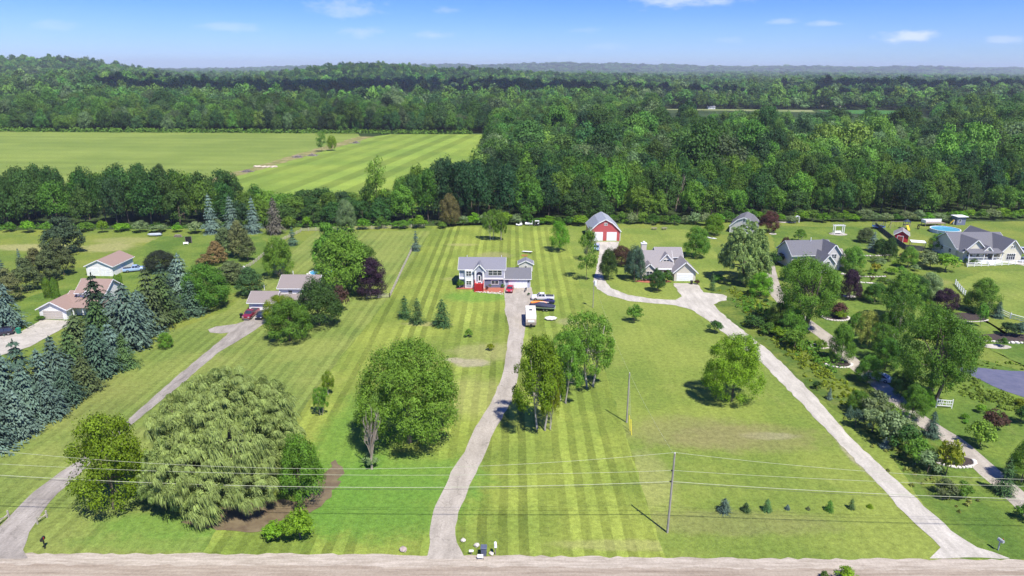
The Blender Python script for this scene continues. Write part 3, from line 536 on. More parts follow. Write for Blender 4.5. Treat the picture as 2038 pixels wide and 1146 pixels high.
def gable(par,x0,x1,y0,y1,ze,rise,axis,wm,rm,over=.35,z0=0,t=.14,shift=0.0,trim=True,rn='roof',wn='wall'):
    """walls plus pitched roof; axis is the way the ridge runs"""
    if axis=='x': u0,u1,a0,a1=y0,y1,x0,x1; ex='x'
    else: u0,u1,a0,a1=x0,x1,y0,y1; ex='y'
    um=(u0+u1)/2+shift
    w=poly([(u0,z0),(u1,z0),(u1,ze),(um,ze+rise),(u0,ze)],a0,a1,ex).build(wn,wm,par)
    mb=MB(); s0=rise/(um-u0); s1=rise/(u1-um)
    slab(mb,(u0-over,ze-over*s0+.02),(um,ze+rise+.02),t,a0-over,a1+over,ex); slab(mb,(um,ze+rise+.02),(u1+over,ze-over*s1+.02),t,a0-over,a1+over,ex)
    r=mb.build(rn,rm,par)
    if trim:
        e=.012
        for aa,bb in ((a0-over-.05,a0-over-e+.01),(a1+over+e-.01,a1+over+.05)):
            mb=MB(); slab(mb,(u0-over-.02,ze-over*s0-.14),(um,ze+rise-.12),.25,aa,bb,ex); slab(mb,(um,ze+rise-.12),(u1+over+.02,ze-over*s1-.14),.25,aa,bb,ex); mb.build('fascia_trim',WHT,r)
        for uu,zz in ((u0-over-.13,ze-over*s0),(u1+over+.01,ze-over*s1)):
            mb=MB()
            if ex=='x': mb.box(a0-over,a1+over,uu,uu+.12,zz-.1,zz+.07)
            else: mb.box(uu,uu+.12,a0-over,a1+over,zz-.1,zz+.07)
            mb.build('gutter',WHT,r)
    return w,r
def gambrel(par,x0,x1,y0,y1,ze,wm,rm,k=.24,r1=2.6,r2=1.1,over=.3,t=.14):
    W=x1-x0; xm=(x0+x1)/2; P=[(x0,ze),(x0+W*k,ze+r1),(xm,ze+r1+r2),(x1-W*k,ze+r1),(x1,ze)]
    poly([(x0,0),(x1,0)]+P[::-1],y0,y1,'y').build('wall',wm,par)
    mb=MB(); 
    Q=[(x0-.25,ze-.25*r1/(W*k))]+P[1:4]+[(x1+.25,ze-.25*r1/(W*k))]
    for a,b in zip(Q[:-1],Q[1:]): slab(mb,(a[0],a[1]+.02),(b[0],b[1]+.02),t,y0-over,y1+over,'y')
    r=mb.build('roof',rm,par)
    for aa,bb in ((y0-over-.06,y0-over-.003),(y1+over+.003,y1+over+.06)):
        mb=MB()
        for a,b in zip(Q[:-1],Q[1:]): slab(mb,(a[0],a[1]-.16),(b[0],b[1]-.16),.3,aa,bb,'y')
        mb.build('fascia_trim',WHT,r)
def win(par,cx,cz,w,h,y,n=1,hbar=True,face='y',arch=False,fr=.1,frame=WHT):
    """window with frame and glass; face y looks towards the camera, x- and x+ look sideways"""
    f=MB(); p=MB(); x0,x1,z0,z1=cx-w/2,cx+w/2,cz-h/2,cz+h/2
    def B(m,a,b,c,d,t0,t1):
        if face=='y': m.box(a,b,y-t1,y-t0,c,d)
        elif face=='x-': m.box(y-t1,y-t0,a,b,c,d)
        else: m.box(y+t0,y+t1,a,b,c,d)
    B(f,x0-fr,x0,z0-fr,z1+fr,.0,.08);B(f,x1,x1+fr,z0-fr,z1+fr,.0,.08);B(f,x0,x1,z1,z1+fr,.0,.08);B(f,x0,x1,z0-fr,z0,.0,.10)
    for k in range(1,n): q=x0+w*k/n; B(f,q-.04,q+.04,z0,z1,.002,.075)
    if hbar:
        for k in range(n): a=x0+w*k/n+(.04 if k else 0); b=x0+w*(k+1)/n-(.04 if k<n-1 else 0); B(f,a,b,cz-.025,cz+.025,.004,.06)
    B(p,x0,x1,z0,z1,.003,.03)
    o=f.build('window',frame,par); p.build('pane',GLS,o); return o
def gdoor(par,x0,x1,z1,y,m=DRW,rows=4,face='y',label=None):
    mb=MB(); g=.03; h=z1/rows
    for i in range(rows):
        n=max(2,round((x1-x0)/1.1))
        for j in range(n):
            a=x0+(x1-x0)*j/n+.04; b=x0+(x1-x0)*(j+1)/n-.04
            mb.box(a,b,y-.07,y-.045,i*h+.09,(i+1)*h-.06)
        mb.box(x0,x1,y-.045,y-.004,i*h+g/2,(i+1)*h-g/2)
    o=mb.build('garage_door',m,par); t=MB(); t.box(x0-.14,x0,y-.06,y,0,z1+.14); t.box(x1,x1+.14,y-.06,y,0,z1+.14); t.box(x0,x1,y-.06,y,z1,z1+.14); t.build('frame',WHT,o); return o
def corner(par,pts,z0,z1):
    for x,y in pts: MB().box(x-.08,x+.08,y-.08,y+.08,z0,z1).build('corner_trim',WHT,par)
# --- the grey and white split level house with attached garage
o=G(915,572); h=empty('house',(o.x,o.y,0),0,'grey and white two storey house with red front steps and attached double garage','house')
W=12.2
gable(h,0,W,0,8.4,5.35,2.0,'x',VG,SG,over=.4)
MB().box(.02,W-.02,-.04,-.004,0,2.2).build('lower_cladding',VG2,h)
b=MB(); b.box(-.06,W+.06,-.35,-.05,2.45,2.95); b.build('white_band',WHT,h)
MB().box(W-4.9-.8,W-.1,-.36,-.1,2.95,5.25).build('upper_bay',VG,h)
corner(h,[(0,0),(W,0),(W-.1,-.36)],.0,5.2)
win(h,9.65,4.35,3.6,1.35,-.37,3); win(h,9.6,1.55,1.9,1.0,-.045,2,False)
# bay window
MB().prism([(1.2,-.05),(1.55,-.75),(3.55,-.75),(3.9,-.05)],.15,5.15,'z').build('bay',WHT,h)
win(h,2.55,4.2,1.3,1.35,-.76,2); win(h,2.55,1.6,1.3,1.1,-.76,2)
MB().prism([(1.9,.4),(3.2,.4),(3.2,.85),(1.9,.85)],-.80,-.76,'y').build('bay_panel',VG,h)
# entry gable with arched recess
arch=[(4.15,0),(4.15,5.3),(5.45,6.75),(6.75,5.3),(6.75,0),(6.3,0),(6.3,3.9)]+[(5.45+.85*math.cos(R(a)),3.9+.85*math.sin(R(a))) for a in range(0,181,15)]+[(4.6,0)]
MB().prism(arch,-1.0,-.75,'y').build('entry_front',VG,h)
MB().prism([(4.15,0),(4.15,5.3),(5.45,6.7),(6.75,5.3),(6.75,0)],-.45,-.05,'y').build('entry_recess',VG2,h)
mb=MB(); mb.box(4.15,4.3,-.75,-.45,0,5.2); mb.box(6.6,6.75,-.75,-.45,0,5.2); mb.build('entry_sides',VG,h)
mb=MB(); mb.box(4.12,4.62,-1.06,-1.0,0,5.1); mb.box(6.28,6.78,-1.06,-1.0,0,5.1); mb.build('entry_pilasters',WHT,h)
mb=MB(); slab(mb,(3.8,5.0),(5.45,6.85),.16,-1.25,3.2,'y'); slab(mb,(5.45,6.85),(7.1,5.0),.16,-1.25,3.2,'y'); e=mb.build('entry_roof',SG,h)
mb=MB(); slab(mb,(3.75,4.8),(5.45,6.7),.28,-1.32,-1.26,'y'); slab(mb,(5.45,6.7),(7.15,4.8),.28,-1.32,-1.26,'y'); mb.build('fascia_trim',WHT,e)
d=MB(); d.box(4.95,5.95,-.52,-.455,1.7,3.75); d=d.build('door',DRW,h); MB().box(5.2,5.7,-.55,-.522,2.2,3.5).build('pane',GLS,d); MB().box(5.82,5.88,-.58,-.523,2.6,2.72).build('handle',BLK,d)
RS=mat('red_painted_wood',(.50,.028,.025),.55,var=.1)
mb=MB(); mb.box(4.25,6.65,-1.95,-1.07,1.5,1.66)
for k in range(7): mb.box(4.35,6.55,-2.2-k*.28,-1.95-k*.28,0,1.5-k*.21)
st=mb.build('front_steps',RS,h)
for k in range(7): MB().box(4.33,6.57,-2.22-k*.28,-1.93-k*.28,1.504-k*.21,1.53-k*.21).build('tread',mat('dark_red_tread',(.20,.015,.015),.6),st)
MB().box(4.7,5.0,-1.6,-1.3,1.67,2.1).build('planter',WHT,h); MB().box(5.9,6.2,-1.6,-1.3,1.67,2.1).build('planter',WHT,h)
for x in (4.25,6.6):
    mb=MB()
    for k in range(9): yy=-1.15-k*.36; zt=1.6 if yy>-1.95 else max(.1,1.6-(-1.95-yy)*.75); mb.box(x,x+.06,yy-.04,yy+.04,zt-.1,zt+.95)
    mb.tube([(x+.03,-1.1,2.6),(x+.03,-1.95,2.6),(x+.03,-4.0,1.1)],.06,5)
    mb.build('railing',RS,st)
# garage wing
gable(h,W+.05,W+7.0,-.1,6.8,2.75,1.9,'x',VG,SDG,over=.35)
gdoor(h,W+1.25,W+6.1,2.15,-.1); corner(h,[(W+.15,-.14),(W+6.95,-.14)],0,2.6)
for x in (W+.75,W+6.5):
    l=MB().box(x-.09,x+.09,-.3,-.12,1.75,2.1).build('wall_lamp',BLK,h)
for x in (1.8,11.3): MB().tube([(x,5.2,7.0),(x,5.2,7.75)],.07,8).build('roof_vent',WHT,h)
# brick foundation bed
sheet('mulch_bed',[(o.x-.6,o.y-.1),(o.x-.8,o.y-1.6),(o.x+4,o.y-1.9),(o.x+4.1,o.y-4.2),(o.x+6.9,o.y-4.5),(o.x+9,o.y-4.2),(o.x+12,o.y-4.6),(o.x+12.2,o.y-.1)],.058,RED,jit=.15,px=False)
# shed behind the garage
p=G(1036,540); s=empty('garden_shed',(p.x,p.y,0),0,'small pale shed with grey gabled roof behind the attached garage','shed'); gable(s,-.5,3.6,0,3.4,2.3,1.0,'y',VP,SG,over=.25); win(s,1.5,1.5,.6,.6,0)
# --- red barn
p=G(1174,479); b=empty('barn',(p.x,p.y,0),0,'red gambrel barn with two white garage doors and grey metal roof','barn')
gambrel(b,0,10.4,0,13,3.6,VR,SM,k=.27,r1=2.7,r2=1.25); gdoor(b,1.1,4.3,3.0,0,rows=5); gdoor(b,5.9,9.1,3.0,0,rows=5); corner(b,[(0,-.02),(10.4,-.02)],0,3.4)
win(b,5.0,5.9,.4,.7,0,hbar=False); win(b,5.6,5.9,.4,.7,0,hbar=False)
# --- beige house
p=G(1273,556); b=empty('house',(p.x,p.y,0),0,'beige house with taupe roofs, dormer and double garage beside curving gravel drive','house')
# main body ridge across, long roof dropping to the porch
gable(b,0,9.6,1.6,11.5,2.9,3.9,'x',VB,STP,over=.4)
gable(b,5.6,12.9,5.2,11.6,5.4,1.9,'x',VB,STP,over=.3)
gable(b,.6,4.6,-.2,3.0,2.8,1.9,'y',VB,STP,over=.35); win(b,2.6,1.7,1.6,1.5,-.2,2); 
gable(b,6.5,9.5,3.4,6.5,4.9,1.7,'y',VB,STP,over=.35,z0=3.0); win(b,8.0,4.35,1.7,1.2,3.4,2)
gable(b,9.4,15.4,-1.5,6.0,2.9,2.7,'y',VB,STP,over=.5); gdoor(b,10.2,14.6,2.2,-1.5)
c=MB(); c.box(1.6,3.1,8.6,9.8,4.5,8.2); c=c.build('chimney',VB,b); mb=MB(); mb.box(1.5,3.2,8.5,9.9,8.2,8.4); mb.lathe([(.3,8.4),(.3,8.8),(.4,8.85),(.05,9.0)],10,2.35,9.2); mb.build('chimney_cap',WHT,c)
for x in (5.0,6.7,8.4): MB().box(x-.1,x+.1,.9,1.1,0,2.75).build('porch_post',WHT,b)
MB().box(4.6,9.4,.6,1.5,2.72,2.9).build('porch_beam',WHT,b); d=MB().box(6.9,7.9,1.52,1.6,0,2.1).build('door',mat('brown_door',(.16,.08,.05),.5),b); MB().box(7.7,7.76,1.46,1.52,1,1.1).build('handle',BLK,d)
bed(1300,560,5,1.6,RED)
# --- dark roofed barn
p=G(1452,462); b=empty('barn',(p.x,p.y,0),R(-24),'pale gambrel barn with dark blue grey roof at the edge of the woods','barn')
gambrel(b,0,9.2,0,11,2.6,VP,SDG,k=.26,r1=2.3,r2=1.0); win(b,4.6,4.7,.6,1.1,0); gdoor(b,2.6,6.6,2.2,0); corner(b,[(0,-.02),(9.2,-.02)],0,2.5)
# --- gray house in the garden
p=G(1607,541); b=empty('house',(p.x,p.y,0),R(6),'grey shingled house with two front gables half hidden in garden trees','house')
gable(b,-3.5,9.5,3.5,12.5,4.4,3.2,'x',VP,SDG,over=.4); gable(b,6.0,10.6,1.2,8,4.9,2.9,'y',VP,SDG,over=.4); win(b,8.3,4.3,1.5,1.2,1.2,2); win(b,8.3,1.4,1.3,1.2,1.2)
gable(b,3.0,7.0,-1.8,6,3.2,2.3,'y',VP,SDG,over=.4); win(b,5.0,3.1,.9,.9,-1.8); gable(b,9.5,14,4.5,11,2.6,2.2,'x',VP,ST,over=.4)
MB().tube([(4,7.5,7.2),(4,7.5,8.6)],.1,6).build('roof_vent',WHT,b)
# --- yellow cream house on the right
p=G(1916,521); b=empty('house',(p.x,p.y,0),R(2),'cream house with dark roof, white front porch and twin gables','house')
gable(b,-.6,16.5,3.2,15,3.7,3.6,'x',VC,SDG,over=.4)
gable(b,0,7.2,.4,9,3.5,3.4,'y',VC,SDG,over=.5); gable(b,10.8,17.6,-1.0,19,3.4,3.8,'y',VC,SDG,over=.5); gable(b,4.8,8.6,-.9,5,3.1,2.0,'y',VC,SDG,over=.3,z0=2.8)
mb=MB(); mb.box(0,10.7,-2.2,.38,0,1.0); po=mb.build('porch',WHT,b)
for xa,xb in ((0,6.1),(7.6,10.7)):
    mb=MB(); n_=int((xb-xa)/.4)
    for k in range(n_+1): x=xa+(xb-xa)*k/n_; mb.box(x-.035,x+.035,-2.15,-2.09,1.0,1.95)
    mb.box(xa,xb,-2.18,-2.06,1.95,2.06); mb.build('railing',WHT,po)
for x in (.1,4.9,7.7,10.6): MB().box(x-.11,x+.11,-2.18,-1.96,1.0,3.3).build('porch_post',WHT,po)
mb=MB(); slab(mb,(-2.5,3.25),(.6,4.1),.12,-.1,10.8,'x'); mb.build('porch_roof',SDG,b)
mb=MB()
for k in range(5): mb.box(6.2,7.5,-2.6-k*.3,-2.2-k*.3,0,.85-k*.17)
mb.build('front_steps',WHT,b)
win(b,2.0,2.3,1.9,1.4,.38,2); win(b,4.6,2.2,.9,1.6,.38); d=MB().box(6.4,7.4,.3,.375,1.0,3.1).build('door',mat('brown_door',(.16,.08,.05),.5),b); MB().box(7.2,7.26,.24,.3,1.9,2.0).build('handle',BLK,d); win(b,9.0,2.3,1.7,1.4,3.15,2); win(b,14.2,1.9,2.6,1.9,-1.0,4); win(b,13.9,5.0,.4,.8,-1.0,hbar=False); win(b,14.6,5.0,.4,.8,-1.0,hbar=False)
for y_,z_ in ((6,2.2),(10,2.2)): win(b,y_,z_,1.2,1.2,-.6,1,face='x-')
# --- far left house with rosy roof
p=G(81,635); b=empty('house',(p.x,p.y,0),R(-3),'white house with rosy roofs and a double garage behind the spruces','house')
gable(b,0,6.6,0,8,2.7,1.7,'y',VW,SP,over=.45); gdoor(b,.9,5.7,2.2,0,DRB)
gable(b,4,9,3.4,10,2.8,2.2,'x',VW,SP,over=.35); gable(b,6.4,13.4,5.0,11.5,5.3,2.3,'x',VW,SP,over=.4)
mb=MB(); slab(mb,(1.2,2.5),(5.1,3.5),.14,6.5,15,'x'); mb.build('porch_roof',SP,b); mb=MB(); mb.box(6.8,14.4,4.9,4.99,0,2.6); mb.build('brick_front',BRK,b); [MB().box(x-.1,x+.1,1.5,1.7,0,2.55).build('porch_post',WHT,b) for x in (7.2,9.6,12,14.4)]
win(b,9.4,4.3,.9,.9,5.0); win(b,9.0,1.4,1.2,1.1,4.88,2)
gable(b,8.4,10.4,4.6,6,5.1,.8,'y',VW,SP,over=.2,z0=4.95)
# --- long white shed
p=G(174,549); b=empty('garden_shed',(p.x,p.y,0),R(-2),'long white shed with rosy roof beside the blue pickup','shed')
_p=G(222,551); L_=(_p-p).length
gable(b,0,7.6,0,10.5,3.0,1.7,'y',VW,SP,over=.35)
gdoor(b,.7,3.4,2.3,0); gdoor(b,4.2,6.9,2.3,0)
# --- neighbour house with brown roof
p=G(497,621); b=empty('house',(p.x,p.y,0),0,'white house with brown grey roofs behind the maroon truck and shade trees','house')
gable(b,0,6.2,0,7,2.6,1.6,'x',VW,ST,over=.4); gdoor(b,.6,5.0,2.1,0)
gable(b,6.2,15.5,4.2,12.6,5.0,2.0,'x',VW,ST,over=.4); win(b,9.0,3.6,1.0,1.3,4.2); win(b,13,3.6,1.2,1.3,4.2,2); mb=MB(); slab(mb,(1.6,2.5),(4.3,3.3),.14,6.4,15.5,'x'); mb.build('porch_roof',ST,b)
q=MB(); q.tube([(1.8,6.4,3.6),(1.8,6.4,5.0)],.05,6); q.lathe([(.05,0),(.3,.1),(.42,.3)],14); q=q.build('satellite_dish',WHT,b)
q2=MB(); q2.tube([(8.2,10,6.4),(8.2,10,7.6)],.09,6); q2.build('roof_vent',WHT,b)
# --- red garden shed and grey lean-to on the right
p=G(1779,480); b=empty('garden_shed',(p.x,p.y,0),R(-28),'small red shed with grey roof beside the dark board fence','shed'); gable(b,0,4.2,0,5.6,2.6,1.4,'y',mat('bright_red_siding',(.5,.02,.04),.6),STP,over=.3); MB().box(-.02,-.001+0,0,5.6,0,2.55).build('side_wall',VG,b); gdoor(b,.9,2.6,2.0,0,RBR)
p=G(1812,493); b=empty('carport',(p.x,p.y,0),R(-20),'low white flat topped shelter beside the red shed','shelter'); MB().box(0,4.5,0,3.6,1.9,2.05).build('roof',WHT,b); mb=MB(); [mb.box(x-.06,x+.06,y-.06,y+.06,0,1.9) for x in (.2,4.3) for y in (.2,3.4)]; mb.build('posts',DKW,b)
# --- pool shed, white roofed hut, far houses
p=G(1903,448); b=empty('pool_hut',(p.x,p.y,0),R(5),'grey pool hut with pale flat roof behind the round pool','hut'); MB().box(0,3.6,0,3,0,3.2).build('wall',VG2,b); MB().box(-.5,4.1,-.6,3.4,3.2,3.4).build('roof',WHT,b); win(b,1.2,1.6,.8,1.2,0)
def farhouse(px,py,w,dp,ze,rise,axis,wm,rm,label,rz=0,y=None):
    p=G(px,py) if y is None else Vector((*y,0)); p.z=float(hz(p.x,p.y)); b=empty('house',p,rz,label,'house'); gable(b,-w/2,w/2,0,dp,ze,rise,axis,wm,rm,over=.4,z0=-2); win(b,-w*.22,1.7,1.2,1.2,0); win(b,w*.22,1.7,1.2,1.2,0); return b
farhouse(2040,318,18,11,6,4.5,'x',BRK,shingle('mauve_shingles',(.2,.12,.13)),'tall brown house with mauve roof among woods at the right edge',R(-10),(285,395))
e=farhouse(1862,316,14,10,9,3,'x',VP,SM,'house with pale metal roof rising from the woods',0,(256,420))
farhouse(0,0,14,9,4,3.2,'x',VW,SG,'distant white house beside the far green crop field',0,(535,1165)); farhouse(0,0,10,8,5,3.5,'y',VW,SG,'small distant white house with a gabled front by the far crop field',0,(502,1160))
farhouse(0,0,18,11,7,4,'x',VW,SDG,'distant white house with dark roof at the right end of the crop field',0,(682,1135)); farhouse(0,0,12,9,6,3,'x',mat('tan_wall',(.4,.3,.2)),SP,'distant tan roofed house poking out of the central woods',0,(62,520))
farhouse(0,0,12,9,5,3,'x',VW,SP,'distant pale house in a clearing, left of centre beyond the hay field',0,(-148,905)); farhouse(0,0,14,9,5,3,'x',VW,ST,'distant pale house in the clearing above the woods corner',0,(-30,925))
farhouse(0,0,22,12,7,4,'x',VW,SG,'large distant white house near the dark cloud shaded woods',0,(120,1268)); farhouse(0,0,14,10,6,4,'x',VW,SP,'distant house with rosy roof at the edge of a bright clearing',0,(58,1138))
# white long low buildings beyond the straw coloured yard
for x,y,ww,wm,rm,l in ((300,1078,11,VW,SG,'small distant white house at the left of the straw coloured yard'),(395,1082,12,mat('tan_wall',(.4,.3,.2)),SP,'small distant tan house at the right of the straw coloured yard')):
    farhouse(0,0,ww,8,3.0,1.6,'x',wm,rm,l,0,(x,y))
# ---------------------------------------------------------------- vehicles
TYR=mat('tyre_rubber',(.018,.018,.018),.85); RIM=mat('wheel_metal',(.45,.45,.46),.35,metal=.8); LMP=mat('headlight_glass',(.6,.6,.6),.15,spec=.8); TLM=mat('red_lamp',(.35,.01,.01),.3)
def paint(name,c): return mat(name,c,.28,var=.03,scale=.5,spec=.5,coat=.6)
def wheels(par,xs,hw,r,w=.22):
    for x in xs:
        for s in (-1,1):
            m=MB(); pr=[(r*.6,-w/2),(r*.93,-w/2),(r,-w/2+.04),(r,w/2-.04),(r*.93,w/2),(r*.6,w/2)]; k=18
            v=[(x+a*math.cos(6.283*j/k),s*(hw-w/2)+b,r+a*math.sin(6.283*j/k)) for a,b in pr for j in range(k)]; fs=[]
            for i in range(6):
                for j in range(k): fs.append((i*k+j,i*k+(j+1)%k,((i+1)%6)*k+(j+1)%k,((i+1)%6)*k+j))
            m.add(v,fs); wo_=m.build('wheel',TYR,par,smooth=False)
            q=MB(); q.prism([(x+r*.58*math.cos(6.283*j/12),r+r*.58*math.sin(6.283*j/12)) for j in range(12)],s*(hw-w*.85),s*(hw-.03),'y'); q.build('rim',RIM,wo_)
def body_loft(secs,hwf):
    """secs: (x, zbottom, zshoulder, ztop, halfwidth, topinset)"""
    m=MB(); v=[];n=8
    for x,zb,zs,zt,hw,ti in secs: v+=[(x,-hw*.93,zb),(x,-hw,zb+(zs-zb)*.45),(x,-hw*.97,zs),(x,-hw+ti,zt),(x,hw-ti,zt),(x,hw*.97,zs),(x,hw,zb+(zs-zb)*.45),(x,hw*.93,zb)]
    fs=[]
    for i in range(len(secs)-1):
        for j in range(n): fs.append((i*n+j,i*n+(j+1)%n,(i+1)*n+(j+1)%n,(i+1)*n+j))
    fs+=[tuple(range(n-1,-1,-1)),tuple((len(secs)-1)*n+j for j in range(n))]; return m.add(v,fs)
def car(loc,rz,pm,label,cat='car',style='sedan',name='parked_car'):
    e=empty(name,loc,rz,label,cat); hw=.9
    if style=='sedan':
        body_loft([(-2.3,.35,.62,.66,.78,.1),(-2.2,.22,.74,.80,.86,.1),(-1.1,.2,.82,.90,.9,.1),(.6,.2,.84,.93,.9,.1),(1.6,.2,.86,.95,.9,.1),(2.2,.25,.85,.92,.84,.1),(2.3,.4,.7,.8,.78,.08)],hw).build('body',pm,e)
        gl=[(-1.2,.88,.9),(-.45,1.36,.66),(.9,1.38,.66),(1.75,.93,.86)]; xr=(-.42,.88); L_=2.3; zr=1.36
    elif style=='suv':
        body_loft([(-2.35,.4,.75,.82,.82,.08),(-2.2,.3,.92,1.0,.92,.1),(-1.1,.3,1.0,1.06,.95,.1),(2.2,.3,1.0,1.05,.95,.08),(2.35,.45,.9,1.0,.88,.06)],.95).build('body',pm,e); gl=[(-1.25,1.04,.94),(-.6,1.66,.76),(1.95,1.66,.76),(2.25,1.03,.92)]; xr=(-.6,1.9); hw=.95; L_=2.35; zr=1.65
    else:
        hw=1.0; L_=2.9
        body_loft([(-2.9,.5,.9,.96,.86,.08),(-2.75,.38,1.05,1.14,.98,.1),(-1.5,.38,1.12,1.2,1.0,.1),(.55,.38,1.12,1.2,1.0,.1),(.62,.38,1.12,1.2,1.0,.06),(2.85,.42,1.12,1.2,1.0,.06),(2.95,.5,1.0,1.1,.95,.06)],1).build('body',pm,e)
        gl=[(-1.55,1.19,.96),(-.85,1.78,.8),(.35,1.8,.8),(.62,1.2,.94)]; xr=(-.82,.36); zr=1.78
        MB().box(.78,2.8,-.82,.82,1.15,1.235).build('truck_bed',mat('bed_liner',(.05,.055,.07),.7),e)
    v=[];
    for x,z,w_ in gl: v+=[(x,-w_,z),(x,w_,z)]
    m=MB(); m.add(v,[(0,1,3,2),(2,3,5,4),(4,5,7,6),(0,2,4,6),(1,7,5,3),(0,6,7,1)]); m.build('window',GLS,e)
    w_=gl[1][2]; m=MB(); m.box(xr[0],xr[1],-w_+.03,w_-.03,zr-.02,zr+.05,.03); 
    for s in (-1,1):
        for xa,za,xb,zb,wa,wb in ((gl[0][0],gl[0][1],gl[1][0],gl[1][1],gl[0][2],gl[1][2]),(gl[3][0],gl[3][1],gl[2][0],gl[2][1],gl[3][2],gl[2][2])): m.tube([(xa,s*(wa-.01),za),(xb,s*(wb-.01),zb)],.045,5)
        xm=(gl[1][0]+gl[2][0])/2; m.tube([(xm,s*(gl[0][2]),gl[0][1]),(xm,s*(w_+.01),zr)],.05,5)
    m.build('cabin_roof',pm,e)
    for s in (-1,1):
        MB().box(-L_-.02,-L_+.1,s*hw*.68-.2,s*hw*.68+.2,.62 if style=='sedan' else .78,.76 if style=='sedan' else .95).build('headlight',LMP,e)
        MB().box(L_-.06,L_+.03,s*hw*.76-.12,s*hw*.76+.12,.66 if style=='sedan' else .82,.82 if style=='sedan' else 1.02).build('tail_light',TLM,e)
        MB().box(gl[0][0]+.35,gl[0][0]+.55,s*(hw+.02)-.09,s*(hw+.02)+.09,gl[0][1]+.02,gl[0][1]+.18).build('wing_mirror',pm,e)
    MB().box(-L_-.08,-L_+.05,-hw*.85,hw*.85,.32,.5).build('bumper',BLK if style!='truck' else RIM,e); MB().box(L_-.05,L_+.07,-hw*.85,hw*.85,.34,.52).build('bumper',BLK if style!='truck' else RIM,e)
    wheels(e,(-L_*.64,L_*.6),hw+.01,.33 if style=='sedan' else .4,.24); return e
def at(px,py,z=.06): p=G(px,py); p.z=z; return p
car(at(1015,579),R(84),paint('red_paint',(.55,.02,.04)),'small bright red car parked in front of the double garage',style='sedan')
car(at(1080,597),R(-2),paint('white_paint',(.78,.78,.78)),'white pickup truck with dark bed parked across the end of the asphalt','pickup truck','truck','pickup_truck')
car(at(500,630),R(86),paint('maroon_paint',(.22,.015,.03)),'maroon pickup parked outside the brown roofed garage','pickup truck','truck','pickup_truck')
car(at(522,631),R(88),paint('black_paint',(.015,.015,.02)),'black car parked beside the maroon truck',style='sedan')
car(at(268,540),R(205),paint('pale_blue_paint',(.36,.50,.72)),'pale blue pickup parked by the long white shed','pickup truck','truck','pickup_truck')
car(at(4,667),R(25),paint('navy_paint',(.02,.02,.04)),'dark car on the concrete drive at the left edge',style='suv')
car(at(2044,503),R(160),paint('silver_paint',(.62,.66,.70)),'white van parked behind the cream house','van','suv'); car(at(2036,521),R(12),paint('steel_paint',(.22,.25,.30)),'grey car parked beside the cream house',style='sedan')
car(at(1187,497),R(80),paint('sky_paint',(.40,.55,.75)),'pale blue van half hidden by trees beside the barn drive','van','suv')
car(at(1748,756,.06),R(-40),paint('ice_paint',(.55,.62,.72)),'pale car among trees on the winding drive',style='sedan')
# --- camper trailer
p=at(1056,640); e=empty('travel_trailer',p,R(90),'beige and white travel trailer parked on the drive edge','trailer'); CW=mat('camper_shell',(.70,.66,.58),.5,var=.06); CB=mat('camper_tan',(.46,.38,.32),.5)
m=MB(); m.prism([(-4.0,.55),(-4.15,1.3),(-3.9,2.5),(-3.6,2.85),(3.3,2.85),(3.7,2.5),(3.75,.6)],-1.2,1.2,'y'); m.build('body',CW,e); 
MB().prism([(-4.02,.55),(-4.17,1.3),(-4.02,2.02),(-3.98,2.02),(-4.1,1.3),(-3.96,.55)],-1.19,1.19,'y').build('front_panel',CB,e)
for s in (-1,1):
    MB().box(-3.9,3.6,s*1.205-.006,s*1.205+.006,.65,1.05).build('side_stripe',CB,e)
    for x in (-2.4,.2,2.4): w_=MB().box(x-.5,x+.5,s*1.215-.012,s*1.215+.012,1.5,2.2).build('window',GLS,e)
m=MB(); m.box(-4.2,-4.12,-.75,.75,1.35,1.85); m.build('front_window',WHT,e); MB().box(-.3,.4,-.35,.35,2.86,3.0,.04).build('roof_hatch',mat('dark_plastic',(.07,.075,.08),.4),e); MB().box(1.3,2.2,-.35,.35,2.86,3.08,.06).build('air_conditioner',WHT,e)
m=MB(); m.tube([(-4.0,.8,.5),(-5.1,0,.5),(-4.0,-.8,.5)],.06,6); m.box(-4.6,-4.3,-.25,.25,.5,.95); m.tube([(-5.0,0,.5),(-5.0,0,.08)],.05,6); m.build('hitch',BLK,e); wheels(e,(.1,.95),1.2,.34,.22)
# --- covered boat on its trailer
p=at(1079,617); e=empty('covered_boat',p,R(-10),'boat under a dark blue cover on a trailer beside the travel trailer','boat'); CV=mat('boat_cover',(.035,.04,.075),.7,scale=2,bump=.3)
xs=[-3.3,-2.8,-1.8,-.4,1.2,2.6,3.2]; hwd=[.15,.75,1.1,1.25,1.25,1.15,1.0]; zt=[1.25,1.45,1.7,2.15,1.8,1.5,1.25]
v=[];f=[]
for x,hw_,z in zip(xs,hwd,zt): v+=[(x,-hw_,1.1),(x,-hw_*.6,(z+1.1)/2+.1),(x,0,z),(x,hw_*.6,(z+1.1)/2+.1),(x,hw_,1.1)]
for i in range(6):
    for j in range(4): f.append((i*5+j,i*5+j+1,(i+1)*5+j+1,(i+1)*5+j))
f+=[(0,1,2,3,4),(34,33,32,31,30)]; f+=[(i*5,(i+1)*5,(i+1)*5+4,i*5+4) for i in range(6)]
MB().add(v,f).build('cover',CV,e,smooth=True)
v=[];f=[]
for x,hw_ in zip(xs,hwd): v+=[(x,-hw_*1.01,1.08),(x,-hw_*.8,.7),(x,0,.48 if x>-3 else .9),(x,hw_*.8,.7),(x,hw_*1.01,1.08)]
for i in range(6):
    for j in range(4): f.append((i*5+j,(i+1)*5+j,(i+1)*5+j+1,i*5+j+1))
f+=[(0,1,2,3,4),(34,33,32,31,30)]; MB().add(v,f).build('hull',WHT,e)
